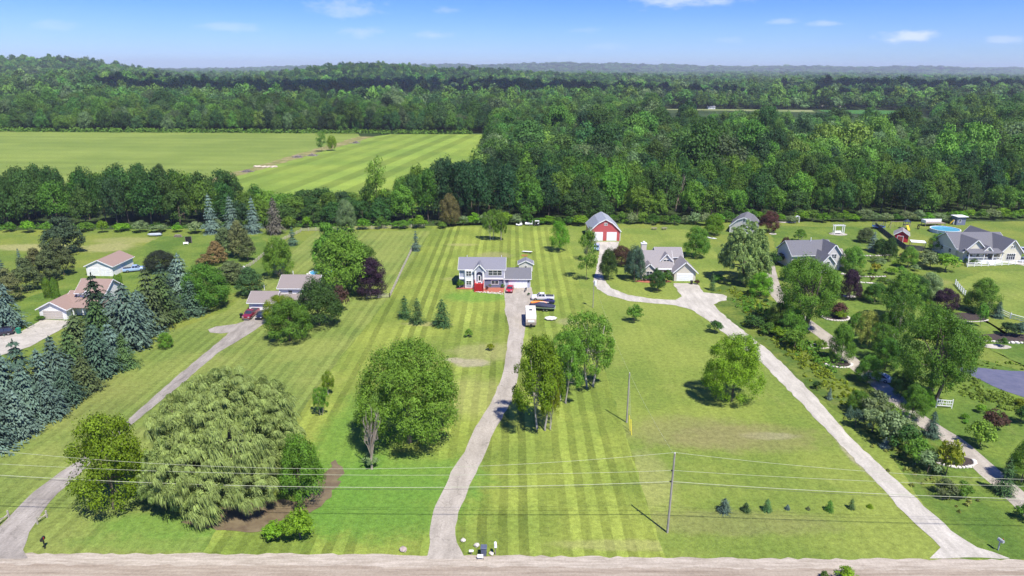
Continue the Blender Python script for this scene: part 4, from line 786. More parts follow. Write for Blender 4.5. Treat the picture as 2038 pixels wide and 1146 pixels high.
m=MB(); m.tube([(-4.2,0,.45),(-2.5,.6,.45),(2.8,.6,.45)],.06,5); m.tube([(-4.2,0,.45),(-2.5,-.6,.45),(2.8,-.6,.45)],.06,5); m.build('boat_trailer',BLK,e); wheels(e,(.5,1.3),1.25,.3,.2); m=MB(); m.box(-.6,1.6,-.12,.1,2.05,2.12); m.build('white_strap',WHT,e)
# --- orange kayak and second dark craft behind the covered boat
p=at(1072,605,.0); e=empty('orange_raft',p,R(-5),'orange inflatable lying between the white pickup and the covered boat','raft'); OR=mat('orange_rubber',(.75,.26,.05),.5); n=20
m=MB(); ring=[(1.9*math.cos(6.283*k/n),.85*math.sin(6.283*k/n),.35) for k in range(n+1)]; m.tube(ring,.27,8,False); m.build('tube',OR,e,smooth=True); MB().box(-1.5,1.5,-.6,.6,.12,.22).build('floor_board',OR,e)
p=at(1092,603,.0); e=empty('jet_ski',p,R(-20),'dark blue covered jet ski behind the covered boat','jet ski'); body_loft([(-1.6,.5,.7,.75,.1,.02),(-.9,.3,.75,1.0,.5,.2),(0,.3,.8,1.2,.58,.35),(.6,.3,.8,1.0,.58,.3),(1.6,.35,.75,.85,.5,.25)],.5).build('hull',paint('deep_blue',(.03,.03,.10)),e); MB().tube([(-.35,-.4,1.2),(-.3,0,1.25),(-.35,.4,1.2)],.035,6).build('handlebar',BLK,e); MB().box(.0,1.1,-.2,.2,1.0,1.2,.05).build('seat',BLK,e)
# --- folded awning / camper top, white scalloped
p=at(1096,636); e=empty('hot_tub_cover',p,R(8),'white eight sided cover lying on the lawn right of the travel trailer','cover'); m=MB(); pts=[]
for k in range(16): a=6.283*k/16; r=1.55 if k%2==0 else 1.32; pts.append((r*1.0*math.cos(a),r*.8*math.sin(a)))
m.prism(pts,.25,.42,'z'); m.build('panel',mat('off_white_vinyl',(.68,.66,.60),.5),e); m=MB(); [m.box(x-.06,x+.06,y-.06,y+.06,0,.25) for x in (-.9,.9) for y in (-.6,.6)]; m.build('block',DKW,e)
# --- motorcycle
p=at(1046,580); e=empty('motorcycle',p,R(75),'black motorcycle standing in front of the garage door','motorcycle')
for x in (-.75,.75):
    m=MB(); k=16; v=[(x+a*math.cos(6.283*j/k),b_,.33+a*math.sin(6.283*j/k)) for a,b_ in ((.22,-.05),(.33,-.06),(.33,.06),(.22,.05)) for j in range(k)]; m.add(v,[(i*k+j,i*k+(j+1)%k,((i+1)%4)*k+(j+1)%k,((i+1)%4)*k+j) for i in range(4) for j in range(k)]); m.build('wheel',TYR,e)
m=MB(); m.box(-.35,.3,-.16,.16,.3,.68,.05); m.build('engine',RIM,e); m=MB(); m.box(-.35,.25,-.17,.17,.7,.95,.08); m.build('tank',BLK,e); m=MB(); m.box(.2,.95,-.17,.17,.68,.84,.05); m.build('seat',BLK,e); m=MB(); m.tube([(-.75,.12,.33),(-.42,.1,1.0)],.03,6); m.tube([(-.75,-.12,.33),(-.42,-.1,1.0)],.03,6); m.tube([(-.35,-.42,1.12),(-.42,0,1.05),(-.35,.42,1.12)],.025,6); m.build('handlebar',RIM,e)
# --- golf carts and trailers parked along the woods
def golfcart(px,py,rz,pm,label,canopy=True):
    e=empty('golf_cart',at(px,py,0),rz,label,'golf cart'); body_loft([(-1.2,.3,.6,.7,.5,.1),(-.8,.25,.7,.8,.6,.1),(-.3,.25,.4,.45,.6,.05),(.2,.25,.4,.45,.6,.05),(.3,.25,.75,.8,.6,.05),(1.15,.3,.8,.85,.58,.05)],.6).build('body',pm,e); MB().box(.3,.8,-.5,.5,.8,1.0,.04).build('seat',WHT,e); MB().box(.75,.88,-.5,.5,1.0,1.45,.03).build('backrest',WHT,e)
    wheels(e,(-.8,.8),.62,.25,.18)
    if canopy: m=MB(); m.box(-.7,1.0,-.6,.6,1.85,1.93,.02); [m.tube([(x,y,.7),(x,y,1.86)],.025,5) for x in (-.6,.9) for y in (-.52,.52)]; m.build('canopy',WHT,e)
    return e
golfcart(1033,449,R(10),WHT,'white golf cart at the left of the row along the woods',False); golfcart(1068,449,R(0),BLK,'black golf cart at the right of the row along the woods')
e=empty('utility_trailer',at(1052,448,0),R(5),'white utility trailer between the two golf carts','trailer'); m=MB(); m.box(-1.3,1.5,-.8,.8,.5,.62); m.box(1.4,1.5,-.8,.8,.62,1.6); m.box(-1.3,1.5,-.8,-.74,.62,1.0); m.box(-1.3,1.5,.74,.8,.62,1.0); m.build('tray',WHT,e); MB().tube([(-1.3,0,.5),(-2.5,0,.5)],.05,6).build('hitch',BLK,e); wheels(e,(.2,),.95,.3,.18)
e=empty('rowing_boat',at(309,470,0),R(12),'small pale boat on a trailer by the tree belt','boat'); body_loft([(-2.4,.7,.95,1.0,.06,.02),(-1.6,.5,1.0,1.05,.6,.1),(.5,.45,1.0,1.02,.8,.1),(2.2,.5,1.0,1.02,.75,.1)],.8).build('hull',mat('pale_hull',(.55,.6,.68),.4),e); MB().box(1.8,2.5,-.2,.2,.9,1.5,.05).build('outboard_motor',BLK,e); wheels(e,(.6,),.9,.28,.18); MB().tube([(-3.2,0,.4),(1.5,0,.4)],.05,5).build('boat_trailer',BLK,e)
e=empty('firewood_rack',at(355,472,0),0,'brown firewood pile by the tree belt','woodpile'); m=MB(); 
for j in range(3):
    for k in range(8-j): m.tube([(-1.4+k*.36+j*.18,-.3,.17+j*.3),(-1.4+k*.36+j*.18,.5,.17+j*.3)],.16,7)
m.build('logs',DKW,e)
e=empty('standing_frame',at(376,484,0),R(20),'dark upright frame standing on the far lawn','frame'); m=MB(); m.box(-.9,.9,-.06,.06,.3,2.3); m.build('screen',BLK,e); m=MB(); m.box(-1,-.9,-.5,.5,0,2.4); m.box(.9,1.0,-.5,.5,0,2.4); m.build('post',DKW,e)
e=empty('garden_bench',at(370,487,0),R(15),'white bench beside the dark frame on the far lawn','bench'); m=MB(); m.box(-.8,.8,-.25,.25,.42,.48); m.build('seat',WHT,e); MB().box(-.8,.8,.2,.26,.48,.9).build('backrest',WHT,e); [MB().box(x-.04,x+.04,-.22,.22,0,.42).build('leg',WHT,e) for x in (-.7,.7)]
# --- bins
def bin_(px,py,c,label,s=1,rz=0): 
    e=empty('wheelie_bin',at(px,py,.05),rz,label,'bin',sc=s); m=MB(); m.add([(-.26,-.24,0.05),(.26,-.24,.05),(.26,.24,.05),(-.26,.24,.05),(-.31,-.3,1.0),(.31,-.3,1.0),(.31,.3,1.0),(-.31,.3,1.0)],[(3,2,1,0),(4,5,6,7),(0,1,5,4),(1,2,6,5),(2,3,7,6),(3,0,4,7)]); m.build('body',c,e); m=MB(); m.box(-.34,.34,-.35,.36,1.003,1.09,.03); m.build('lid',c,e); m=MB(); m.tube([(-.3,.3,.12),(-.2,.3,.12)],.1,10); m.tube([(.2,.3,.12),(.3,.3,.12)],.1,10); m.build('wheel',BLK,e)
GRB=mat('grey_blue_plastic',(.10,.115,.17),.5)
bin_(963,1105,GRB,'grey blue bin standing at the roadside by the driveway mouth',1.15); bin_(481,633,BLK,'black bin beside the maroon truck'); bin_(38,664,mat('green_plastic',(.02,.22,.13),.5),'green bin on the drive at the far left',1.2); bin_(1009,570,mat('teal_plastic',(.05,.30,.30),.5),'teal bin against the wall left of the garage door',1.0); bin_(1376,566,BLK,'black bin at the right of the beige house garage door')
# --- mailboxes
def mailbox(px,py,c,label,rz=0,post=WHT):
    e=empty('mailbox',at(px,py,.02),rz,label,'mailbox',sc=1.15); MB().box(-.05,.05,-.05,.05,0,1.15).build('post',post,e); m=MB(); m.prism([(-.14,1.15),(.14,1.15),(.14,1.36)]+[(.14*math.cos(R(a)),1.36+.12*math.sin(R(a))) for a in (30,60,90,120,150)]+[(-.14,1.36)],-.38,.25,'y'); b_=m.build('box',c,e); MB().box(.145,.165,-.2,-.1,1.3,1.55).build('flag',mat('flag_red',(.6,.03,.03)),b_); return e
mailbox(90,1092,BLK,'black mailbox at the roadside by the left driveway',R(10),BLK); mailbox(986,1104,WHT,'white mailbox on a thin post right of the roadside bin',R(5),DKW); mailbox(1986,1095,mat('grey_plastic',(.35,.38,.38),.5),'stout grey mailbox beside the gravel drive mouth',R(15),mat('grey_plastic',(.35,.38,.38),.5))
# roadside signs and rocks at the driveway mouth
e=empty('yard_sign',at(956,1114,.04),0,'small square white sign at the road edge by the bin','sign'); MB().box(-.36,.36,-.03,.03,.25,.75).build('panel',WHT,e); m=MB(); m.box(-.4,-.36,-.02,.02,0,.25); m.box(.36,.4,-.02,.02,0,.25); m.build('leg',BLK,e)
e=empty('newspaper_box',at(938,1104,.04),0,'low white newspaper tube left of the roadside bin','box'); MB().box(-.28,.28,-.1,.1,.45,.65,.03).build('tube',WHT,e); MB().box(-.04,.04,-.04,.04,0,.45).build('post',DKW,e)
RK=mat('field_stone',(.55,.50,.44),.9,scale=3,var=.2); RKG=mat('pinkish_stone',(.42,.34,.30),.9,scale=3,var=.25)
rr=random.Random(5)
def rock(px,py,r,label,m=RK): o_=MB().rock((0,0,r*.35),r,rr).build('boulder',m,None,at(px,py,0.02)); tag(o_,label,'rock'); return o_
rock(949,1087,.4,'white boulder on the grass beside the driveway mouth'); rock(978,1103,.33,'pale stone between the bin and the white mailbox'); rock(922,1077,.36,'light stone at the driveway edge, upper of two'); rock(803,1096,.5,'single pinkish stone left of the driveway mouth',RKG)
# --- poles and wires
PW=mat('weathered_pole',(.33,.30,.26),.85,scale=4,var=.25,stretch=(1,1,.2)); WIR=mat('wire',(.42,.44,.30),.6); WID=mat('dark_cable',(.05,.05,.05),.6)
def pole(px,py,h_,label,lean=0,r=.15):
    e=empty('utility_pole',at(px,py,0),0,label,'utility pole'); MB().tube([(0,0,-.2),(lean*.5,0,h_*.5),(lean,0,h_)],[r,r*.85,r*.7],10).build('pole',PW,e); return e
def insul(e,z,s=.12,x=0): m=MB(); m.lathe([(.03,z),(.07,z+.04),(.04,z+.09),(.07,z+.13),(.02,z+.18)],10,x,-.0); return m.build('insulator',WHT,e)
P1=pole(1328,1060,11.6,'tall wooden pole carrying wires along the road',.1); insul(P1,11.6,x=.1); m=MB(); m.box(-.2,.1,-.06,.06,9.1,9.25); m.box(-.25,.1,-.06,.06,7.55,7.7); m.build('bracket',BLK,P1)
P2=pole(1247,841,9.1,'wooden pole with yellow guy guards in the middle of the lawn',.0); insul(P2,9.1)
P3=pole(1180,612,7.3,'slim pole with a white transformer beside the curving drive',.0,.11); m=MB(); m.lathe([(.28,5.9),(.3,6.0),(.3,7.0),(.22,7.1)],14,.35,0); m.build('transformer',WHT,P3)
P4=pole(283,681,9.6,'leaning grey pole in front of the spruce row',-.5,.12)
def wire(a,b,sag,r,m,label,n=28):
    pts=[]
    for i in range(n+1): t=i/n; p=a.lerp(b,t); p.z-=4*sag*t*(1-t); pts.append(p)
    c=(a+b)/2; o_=MB().tube([p-a for p in pts],r,5).build('power_line',m,None,a); tag(o_,label,'wire'); return o_
p1=G(1328,1060); t1=Vector((p1.x+.1,p1.y,0))
LX=-72; RX=118
for z,sg,r,m,l in ((11.75,2.9,.02,WIR,'top'),(9.2,1.3,.02,WIR,'middle'),(7.6,1.5,.032,WIR,'thick lower'),(7.4,1.62,.02,WID,'dark lowest')):
    a=Vector((t1.x,t1.y,z)); wire(a,Vector((LX,77,z-(.2 if l=='top' else 0))),sg,r,m,f'{l} wire running left from the roadside pole over the willow'); wire(a,Vector((RX,73,z)),sg,r,m,f'{l} wire running right from the roadside pole over the gravel drive')
p2=G(1247,841); p3=G(1180,612); wire(Vector((p1.x,p1.y,11.5)),Vector((p2.x,p2.y,9.2)),.5,.012,WIR,'thin wire from the roadside pole back to the lawn pole'); wire(Vector((p2.x,p2.y,9.2)),Vector((p3.x,p3.y,7.2)),1.2,.012,WIR,'thin wire from the lawn pole to the transformer pole')
YG=mat('yellow_guard',(.75,.62,.05),.5)
for i,(dx,l) in enumerate(((0,'left'),(.45,'right'))):
    a=G(1254+i*3,866 if i else 858); o_=MB().tube([(0,0,0),(-.12,.75,2.5)],.06,7).build('guy_guard',YG,None,a); tag(o_,f'{l} one of two yellow guy wire guards below the lawn pole','guy guard')
    wire(Vector((p2.x,p2.y,8.8)),Vector((a.x-.12,a.y+.75,2.5)),.02,.012,WIR,f'thin guy wire down to the {l} yellow guard',2)
# --- fences
def fence(path,h,m,label,name='rail_fence',rails=3,gap=2.4,post=.09,rt=.045,solid=False):
    P=[G(*p) for p in path]; e=empty(name,P[0],0,label,'fence'); mr=MB()
    for i in range(len(P)-1):
        a,b=P[i]-P[0],P[i+1]-P[0]; L_=(b-a).length; n=max(1,int(L_/gap)); d=(b-a).normalized(); s=Vector((-d.y,d.x,0))
        for k in range(n+(1 if i==len(P)-2 else 0)):
            q=a.lerp(b,k/n); MB().box(q.x-post,q.x+post,q.y-post,q.y+post,-.1,h+.08).build('post',m,e)
        if solid:
            k=int(L_/.3)
            for j in range(k):
                u=a+d*(j*.3); w_=a+d*(j*.3+.27); u=u+s*.03; w_=w_+s*.03; zz=h-.02*(j%3); mr.add([(u.x,u.y,.05),(w_.x,w_.y,.05),(w_.x,w_.y,zz),(u.x,u.y,zz),(u.x+s.x*.04,u.y+s.y*.04,.05),(w_.x+s.x*.04,w_.y+s.y*.04,.05),(w_.x+s.x*.04,w_.y+s.y*.04,zz),(u.x+s.x*.04,u.y+s.y*.04,zz)],[(3,2,1,0),(4,5,6,7),(0,1,5,4),(1,2,6,5),(2,3,7,6),(3,0,4,7)])
        else:
            for r_ in range(rails): z=h*(r_+.7)/rails-.05; mr.tube([a+Vector((0,0,z)),b+Vector((0,0,z))],rt*1.3,4)
    mr.build('rails' if not solid else 'boards',m,e); return e
FW=mat('fence_wood',(.42,.38,.32),.9,scale=4,var=.25)
fence([(776,592),(800,540),(822,494)],1.15,FW,'weathered rail fence running away from the purple maple'); fence([(776,592),(730,594)],1.15,FW,'short weathered rail fence under the purple maple')
fence([(600,460),(700,457),(845,452)],1.2,FW,'long weathered rail fence along the back of the lawns'); fence([(598,462),(560,480),(505,525),(470,548)],1.1,FW,'weathered rail fence running diagonally past the pool yard')
fence([(1922,521),(1925,531),(1980,529),(2060,524)],1.4,WHT,'white rail fence in front of the cream house',gap=2.2,rt=.06); fence([(1901,566),(1908,575),(1920,588)],1.4,WHT,'short white rail fence beside the tall green maple',gap=2,rt=.06); fence([(1966,611),(1985,622),(2010,634),(2070,650)],1.4,WHT,'long white rail fence along the meadow above the pond',gap=2.2,rt=.06)
fence([(1742,452),(1775,478),(1802,497),(1838,500)],1.7,mat('dark_fence',(.075,.075,.08),.85),'dark board fence beside the small red shed','board_fence',solid=True)
e=empty('garden_arch',at(1586,443,0),R(10),'white arched trellis at the foot of the woods','arch'); m=MB()
for y in (-.3,.3): m.tube([(-.75,y,0),(-.75,y,1.9)]+[(.75*-math.cos(R(a)),y,1.9+.75*math.sin(R(a))) for a in range(15,180,15)]+[(.75,y,1.9),(.75,y,0)],.1,6)
for z in (.4,.9,1.4,1.9): m.box(-.8,-.7,-.3,.3,z-.03,z+.03); m.box(.7,.8,-.3,.3,z-.03,z+.03)
m.build('frame',WHT,e)
e=empty('garden_wall',at(1545,443,0),0,'low white stone edging left of the garden arch','garden edging'); m=MB(); [m.rock((x*.6,math.sin(x)*.2,.15),.4,rr) for x in range(12)]; m.build('stones',RK,e)
e=empty('swing_arbour',at(1668,466,0),R(3),'white arbour swing on a pale round pad','swing'); m=MB(); [m.box(x-.1,x+.1,y-.1,y+.1,0,3.2) for x in (-1.7,1.7) for y in (-.6,.6)]; m.build('post',WHT,e); m=MB(); m.box(-2.1,2.1,-.7,-.55,3.2,3.4); m.box(-2.1,2.1,.55,.7,3.2,3.4); [m.box(x-.05,x+.05,-1,1,3.4,3.5) for x in (-1.8,-.9,0,.9,1.8)]; m.build('beam',WHT,e); s_=MB().box(-1.1,1.1,-.3,.3,.6,.7).build('seat',WHT,e); MB().box(-1.1,1.1,.25,.32,.7,1.3).build('backrest',WHT,e); m=MB(); [m.tube([(x,0,.7),(x,0,3.2)],.02,4) for x in (-1,1)]; m.build('chain',RIM,e)
p=G(1668,466); sheet('stone_pad',[(p.x+3.2*math.cos(6.283*k/20),p.y+2.4*math.sin(6.283*k/20)) for k in range(20)],.07,M_conc,px=False,jit=0)
# --- above-ground pools
POOLW=mat('pool_water',(.10,.42,.62),.06,c2=(.14,.50,.70),scale=1.2,spec=.8); PLW=mat('pool_wall',(.62,.66,.70),.5,scale=2)
def pool(px,py,r,label,h_=1.3):
    e=empty('swimming_pool',at(px,py,0),0,label,'pool'); k=30; m=MB(); m.lathe([(r,0),(r,h_),(r-.06,h_),(r-.06,.0)],k); m.build('wall',PLW,e); m=MB(); v=[(a*math.cos(6.283*j/k),a*math.sin(6.283*j/k),z) for a,z in ((r-.12,h_+.01),(r+.14,h_+.01),(r+.14,h_+.07),(r-.12,h_+.07)) for j in range(k)]; m.add(v,[(i*k+j,i*k+(j+1)%k,((i+1)%4)*k+(j+1)%k,((i+1)%4)*k+j) for i in range(4) for j in range(k)]); m.build('rim',WHT,e); MB().lathe([(r-.065,h_-.25),(r-.065,h_-.15)],k).build('water',POOLW,e)
    for j in range(12): a=6.283*j/12; MB().box(r*math.cos(a)*1.02-.05,r*math.cos(a)*1.02+.05,r*math.sin(a)*1.02-.05,r*math.sin(a)*1.02+.05,0,h_+.02).build('post',WHT,e)
    return e
pool(640,550,3.3,'round blue pool behind the shade trees on the left lawn'); pool(1880,462,4.9,'large round blue pool with slide behind the cream house')
e=empty('pool_deck',at(1862,452,0),R(2),'grey wooden deck with railing behind the large round pool','deck'); MB().box(-3.5,4.5,1.0,4,1.15,1.3).build('platform',DKW,e); m=MB(); m.box(-3.5,4.5,3.9,4,1.3,2.4); m.box(-3.5,-3.4,1,4,1.3,2.4); m.build('railing',WHT,e); m=MB(); [m.box(x-.08,x+.08,y-.08,y+.08,0,1.15) for x in (-3.3,.5,4.3) for y in (1.2,3.8)]; m.build('post',DKW,e)
e=empty('pool_slide',at(1891,452,1.3),R(0),'yellow slide at the back of the large round pool','slide'); m=MB(); m.prism([(-.3,0),(.9,1.5),(.9,1.65),(-.3,.15)],-.3,.3,'y'); m.build('chute',mat('yellow_plastic',(.75,.50,.04),.4),e); MB().box(.85,1.0,-.3,.3,-.1,1.6).build('ladder',WHT,e)
# --- playset and trampoline
e=empty('playset',at(1803,455,0),R(-10),'wooden playset with dark roof and yellow slide behind the fence','playset'); m=MB(); [m.box(x-.08,x+.08,y-.08,y+.08,0,2.9) for x in (-.9,.9) for y in (-.8,.8)]; m.build('post',DKW,e); MB().box(-1,1,-.9,.9,1.4,1.55).build('platform',DKW,e); m=MB(); m.add([(-1.2,-1.1,2.8),(1.2,-1.1,2.8),(1.2,1.1,2.8),(-1.2,1.1,2.8),(0,0,3.8)],[(3,2,1,0),(0,1,4),(1,2,4),(2,3,4),(3,0,4)]); m.build('roof',mat('navy_canvas',(.03,.05,.08),.8),e)
m=MB(); m.prism([(-.9,1.4),(-.9,1.55),(-3.0,.25),(-3.2,.1)],-.4,.4,'x'); m.build('slide',mat('yellow_plastic',(.75,.50,.04),.4),e); m=MB(); m.tube([(-1,0,2.7),(-5.5,0,2.5)],.09,6); m.tube([(-5.5,0,2.5),(-5.9,-1.3,0)],.08,6); m.tube([(-5.5,0,2.5),(-5.9,1.3,0)],.08,6); m.build('swing_beam',DKW,e); m=MB(); [m.tube([(x,0,2.6),(x,0,.6)],.02,4) for x in (-2,-2.5,-3.6,-4.1)]; m.box(-2.5,-2,-.12,.12,.55,.62); m.box(-4.1,-3.6,-.12,.12,.55,.62); m.build('swing',BLK,e)
e=empty('trampoline',at(1748,455,0),R(5),'blue rimmed trampoline with net beside the dark fence','trampoline'); k=20; r=2.2; m=MB(); m.lathe([(r-.25,.88),(r-.25,.92)],k); m.build('mat',BLK,e); m=MB(); v=[(a*math.cos(6.283*j/k),a*math.sin(6.283*j/k),z) for a,z in ((r-.3,.93),(r+.05,.93),(r+.05,.99),(r-.3,.99)) for j in range(k)]; m.add(v,[(i*k+j,i*k+(j+1)%k,((i+1)%4)*k+(j+1)%k,((i+1)%4)*k+j) for i in range(4) for j in range(k)]); m.build('rim',mat('blue_vinyl',(.03,.13,.5),.5),e)
for j in range(6): a=6.283*j/6+.3; x,y=r*math.cos(a),r*math.sin(a); MB().tube([(x*1.02,y*1.02,0),(x*1.02,y*1.02,2.7)],.04,6).build('leg',mat('blue_grey_metal',(.2,.25,.35),.4),e)
m=MB()
for z in (1.4,1.9,2.4,2.7): m.tube([(r*math.cos(6.283*j/k),r*math.sin(6.283*j/k),z) for j in range(k+1)],.022,4,False)
for j in range(k): m.tube([(r*math.cos(6.283*j/k),r*math.sin(6.283*j/k),.95),(r*math.cos(6.283*j/k),r*math.sin(6.283*j/k),2.7)],.018,4,False)
m.build('net',BLK,e)
e=empty('tyre_swing',at(1827,456,0),R(80),'black tyre standing on the grass right of the playset','tyre'); m=MB(); m.tube([(.75*math.cos(6.283*j/16),0,.8+.75*math.sin(6.283*j/16)) for j in range(17)],.17,8,False); m.build('ring',TYR,e)
# white garden gate by the pond
e=empty('garden_gate',at(1878,812,0),R(-8),'white ornamental fence panel beside the tall tree by the pond','fence panel'); m=MB(); m.box(-1.35,-1.22,-.06,.06,0,1.8); m.box(1.22,1.35,-.06,.06,0,1.8); m.build('post',WHT,e); m=MB(); m.box(-1.22,1.22,-.04,.04,1.45,1.6); m.box(-1.22,1.22,-.04,.04,.4,.52); m.box(-1.22,1.22,-.04,.04,.95,1.03); [m.box(x-.05,x+.05,-.03,.03,.52,1.45) for x in (-.9,-.6,-.3,.3,.6,.9)]; m.build('rails',WHT,e)
# split rails at the left drive
for i,(a,b,c,d,l) in enumerate(((75,1043,94,1030,'short split rail fence piece by the left driveway'),(-2,1047,18,1030,'split rail fence piece at the left picture edge'))):
    pa=G(a,b); pb=G(c,d); e=empty('split_rail',pa,0,l,'fence'); dd=pb-pa; m=MB(); m.tube([(0,0,.5),(dd.x,dd.y,.6)],.06,6); m.tube([(0,0,.95),(dd.x,dd.y,.3)],.06,6); m.build('rails',FW,e); m=MB(); m.box(-.08,.08,-.08,.08,0,1.1); m.box(dd.x-.08,dd.x+.08,dd.y-.08,dd.y+.08,0,1.1); m.build('post',FW,e)
# --- stone rings and rock gardens
def ring(px,py,rx,ry,label,a0=0,a1=360,n=None,r=.3,m=RK):
    n=n or int((rx+ry)*3.14*abs(a1-a0)/360/(r*1.5)); e=empty('stone_edging',at(px,py,.05),0,label,'garden edging'); mb=MB()
    for k in range(n): a=R(a0+(a1-a0)*k/n); mb.rock((rx*math.cos(a),ry*math.sin(a),r*.3),r*rr.uniform(.8,1.2),rr)
    mb.build('stones',m,e)
WST=mat('white_stone',(.66,.62,.55),.9,scale=3,var=.15)
bed(1665,723,2.6,2.0);ring(1667,724,2.7,2.1,'curved white stone edge round the conical green maple',190,370,m=WST); bed(1897,917,3,1.9);ring(1897,917,3.1,2.0,'curved white stone edge below the yellow green shrub',170,370,m=WST)
bed(1662,633,3,2.2);ring(1662,632,3.2,2.5,'pale stone ring round the brown shrub bed',150,400,m=RK,r=.35); ring(1632,690,2.0,1.2,'small stone ring round a low green shrub',60,330,r=.25); bed(1925,630,5,2.8); ring(1920,632,5.4,3.1,'pale edging round the dark mulch under the maples',170,330,r=.22)
bed(1690,590,1.8,1.2,M_conc); bed(2010,672,7,2.4); ring(2010,674,7.4,2.8,'row of white boulders along the dark bed above the pond',180,330,m=WST,r=.45); bed(1985,690,3,1.4,M_grav)
ring(1538,466,1.1,.8,'small ring of stones on the garden lawn',r=.25); ring(1720,505,9,3.2,'long row of stones in the rock garden behind the grey house',200,350,r=.42); ring(1728,545,8,3.5,'lower row of stones in the rock garden',190,300,r=.4); ring(1700,566,6,1.6,'pale curved stone wall right of the purple maple',0,80,r=.35,m=WST)
# rock garden in front of the main house
e=empty('rock_garden',at(985,590,.06),0,'pale flat stones of the rock garden in front of the grey house','rock garden'); m=MB(); o=G(915,572); c=G(985,590)
for k in range(95):
    u=rr.random(); x=o.x+4.6+u*7.6; y=o.y-3.2-rr.random()*(1.0+1.8*u)-.6*u; m.rock((x-c.x,y-c.y,.05),rr.uniform(.1,.24),rr,.4)
m.build('stones',RK,e)
# brush piles and rocks in the field margin
for i,(px,py,r,l) in enumerate(((492,342,3.4,'grey brush pile at the lower end of the field margin'),(592,313,3.8,'grey brush pile in the middle of the field margin'),(622,310,3.8,'wide grey brush pile just left of the two field trees'),(708,285,4.0,'grey brush pile at the far end of the field margin'))):
    e=empty('brush_pile',at(px,py,0),0,l,'brush pile'); m=MB()
    for k in range(70):
        a=rr.random()*6.28; q=rr.random()*r; c=Vector((q*math.cos(a),q*math.sin(a),rr.random()*1.6*(1-q/r))); d=Vector((rr.uniform(-1,1),rr.uniform(-1,1),rr.uniform(-.3,.5)))*1.6; m.tube([c-d,c+d],[.14,.05],5,False)
    m.build('branches',mat('grey_brush',(.26,.22,.22),.9,scale=.6,var=.3),e)
e=empty('sand_heap',at(530,333,0),0,'pale heap of sand and rubble in the field margin','heap'); m=MB(); [m.rock((rr.uniform(-7,7),rr.uniform(-2,2),.3),rr.uniform(.8,1.6),rr,.5) for k in range(24)]; m.build('rubble',mat('pale_sand',(.52,.45,.35),.95,scale=2),e)
# items behind the main house: fire pit and white board
e=empty('picnic_board',at(1049,503,0),R(-35),'white board leaning over dark bricks on the back lawn','board'); m=MB(); m.prism([(-1.8,.25),(1.8,.6),(1.8,.68),(-1.8,.33)],-.5,.5,'y'); m.build('panel',WHT,e); m=MB(); m.box(-1.6,-1.2,-.4,.4,0,.24); m.box(1.1,1.5,-.4,.4,0,.5); m.build('block',BLK,e)
e=empty('fire_pit',at(1044,509,0.03),0,'small ring of orange bricks beside the white board','fire pit'); m=MB(); [m.box(.8*math.cos(a)-.18,.8*math.cos(a)+.18,.6*math.sin(a)-.12,.6*math.sin(a)+.12,0,.22) for a in [6.283*k/12 for k in range(12)]]; m.build('bricks',mat('orange_brick',(.45,.2,.08),.9),e)
e=empty('play_hut',at(557,545,0),R(5),'pale yellow play hut beside the tall green tree','play hut'); gable(e,-1.6,1.4,0,2.4,1.9,.9,'x',mat('pale_yellow_wall',(.7,.62,.38),.6),WHT,over=.15,trim=False); win(e,0,1.1,.6,.6,0)
e=empty('canopy_tent',at(485,545,0),R(15),'white tarpaulin covered frame among the left pines','shelter'); m=MB(); slab(m,(-1.2,1.1),(0,2.0),.05,-1.6,1.6,'y'); slab(m,(0,2.0),(1.2,1.1),.05,-1.6,1.6,'y'); m.build('canopy',WHT,e); m=MB(); [m.box(x-.04,x+.04,y-.04,y+.04,0,1.1) for x in (-1.1,1.1) for y in (-1.4,1.4)]; m.build('post',RIM,e)
e=empty('garden_chair',at(612,551,0),R(0),'white garden chair left of the small round pool','chair'); MB().box(-.3,.3,-.3,.3,.4,.46).build('seat',WHT,e); MB().box(-.3,.3,.26,.32,.46,1.0).build('backrest',WHT,e); [MB().box(x-.03,x+.03,y-.03,y+.03,0,.4).build('leg',WHT,e) for x in (-.26,.26) for y in (-.26,.26)]
e=empty('kayak',at(1416,475,0),R(-40),'white kayak lying at the lawn edge behind the willow','kayak'); body_loft([(-1.9,.3,.4,.42,.05,.01),(-1,.1,.35,.45,.32,.1),(.2,.08,.35,.42,.36,.1),(1.1,.1,.35,.42,.3,.1),(1.9,.3,.4,.42,.05,.01)],.3).build('hull',WHT,e); MB().box(-.5,.5,-.2,.2,.42,.45).build('cockpit',BLK,e)
for i,(px,py,l) in enumerate(((1302,457,'dark picnic table at the foot of the woods, left one'),(1322,457,'dark picnic table at the foot of the woods, right one'))):
    e=empty('picnic_table',at(px,py,0),R(4+i*9),l,'picnic table'); MB().box(-.95,.95,-.4,.4,.72,.78).build('table_top',DKW,e); [MB().box(-.95,.95,y-.13,y+.13,.42,.47).build('bench',DKW,e) for y in (-.75,.75)]; [MB().box(x-.05,x+.05,-.8,.8,.32,.42).build('leg',DKW,e) or MB().box(x-.05,x+.05,-.1,.1,0,.72).build('leg',DKW,e) for x in (-.7,.7)]
# distant water tower
px,py=1873,138; d=pixdir(px,py); k=8600/d.y; b0=Vector((d.x*k,8600,0)); b0.z=float(hz(b0.x,b0.y)); e=empty('water_tower',b0,0,'tiny distant water tower on the right horizon','water tower'); top=CAMH+d.z*k-b0.z; MB().tube([(0,0,0),(0,0,top)],[7,4],10).build('stem',PW,e); MB().lathe([(3,top),(22,top+12),(24,top+22),(16,top+30),(1,top+34)],16).build('tank',mat('tower_paint',(.08,.09,.11),.6),e)
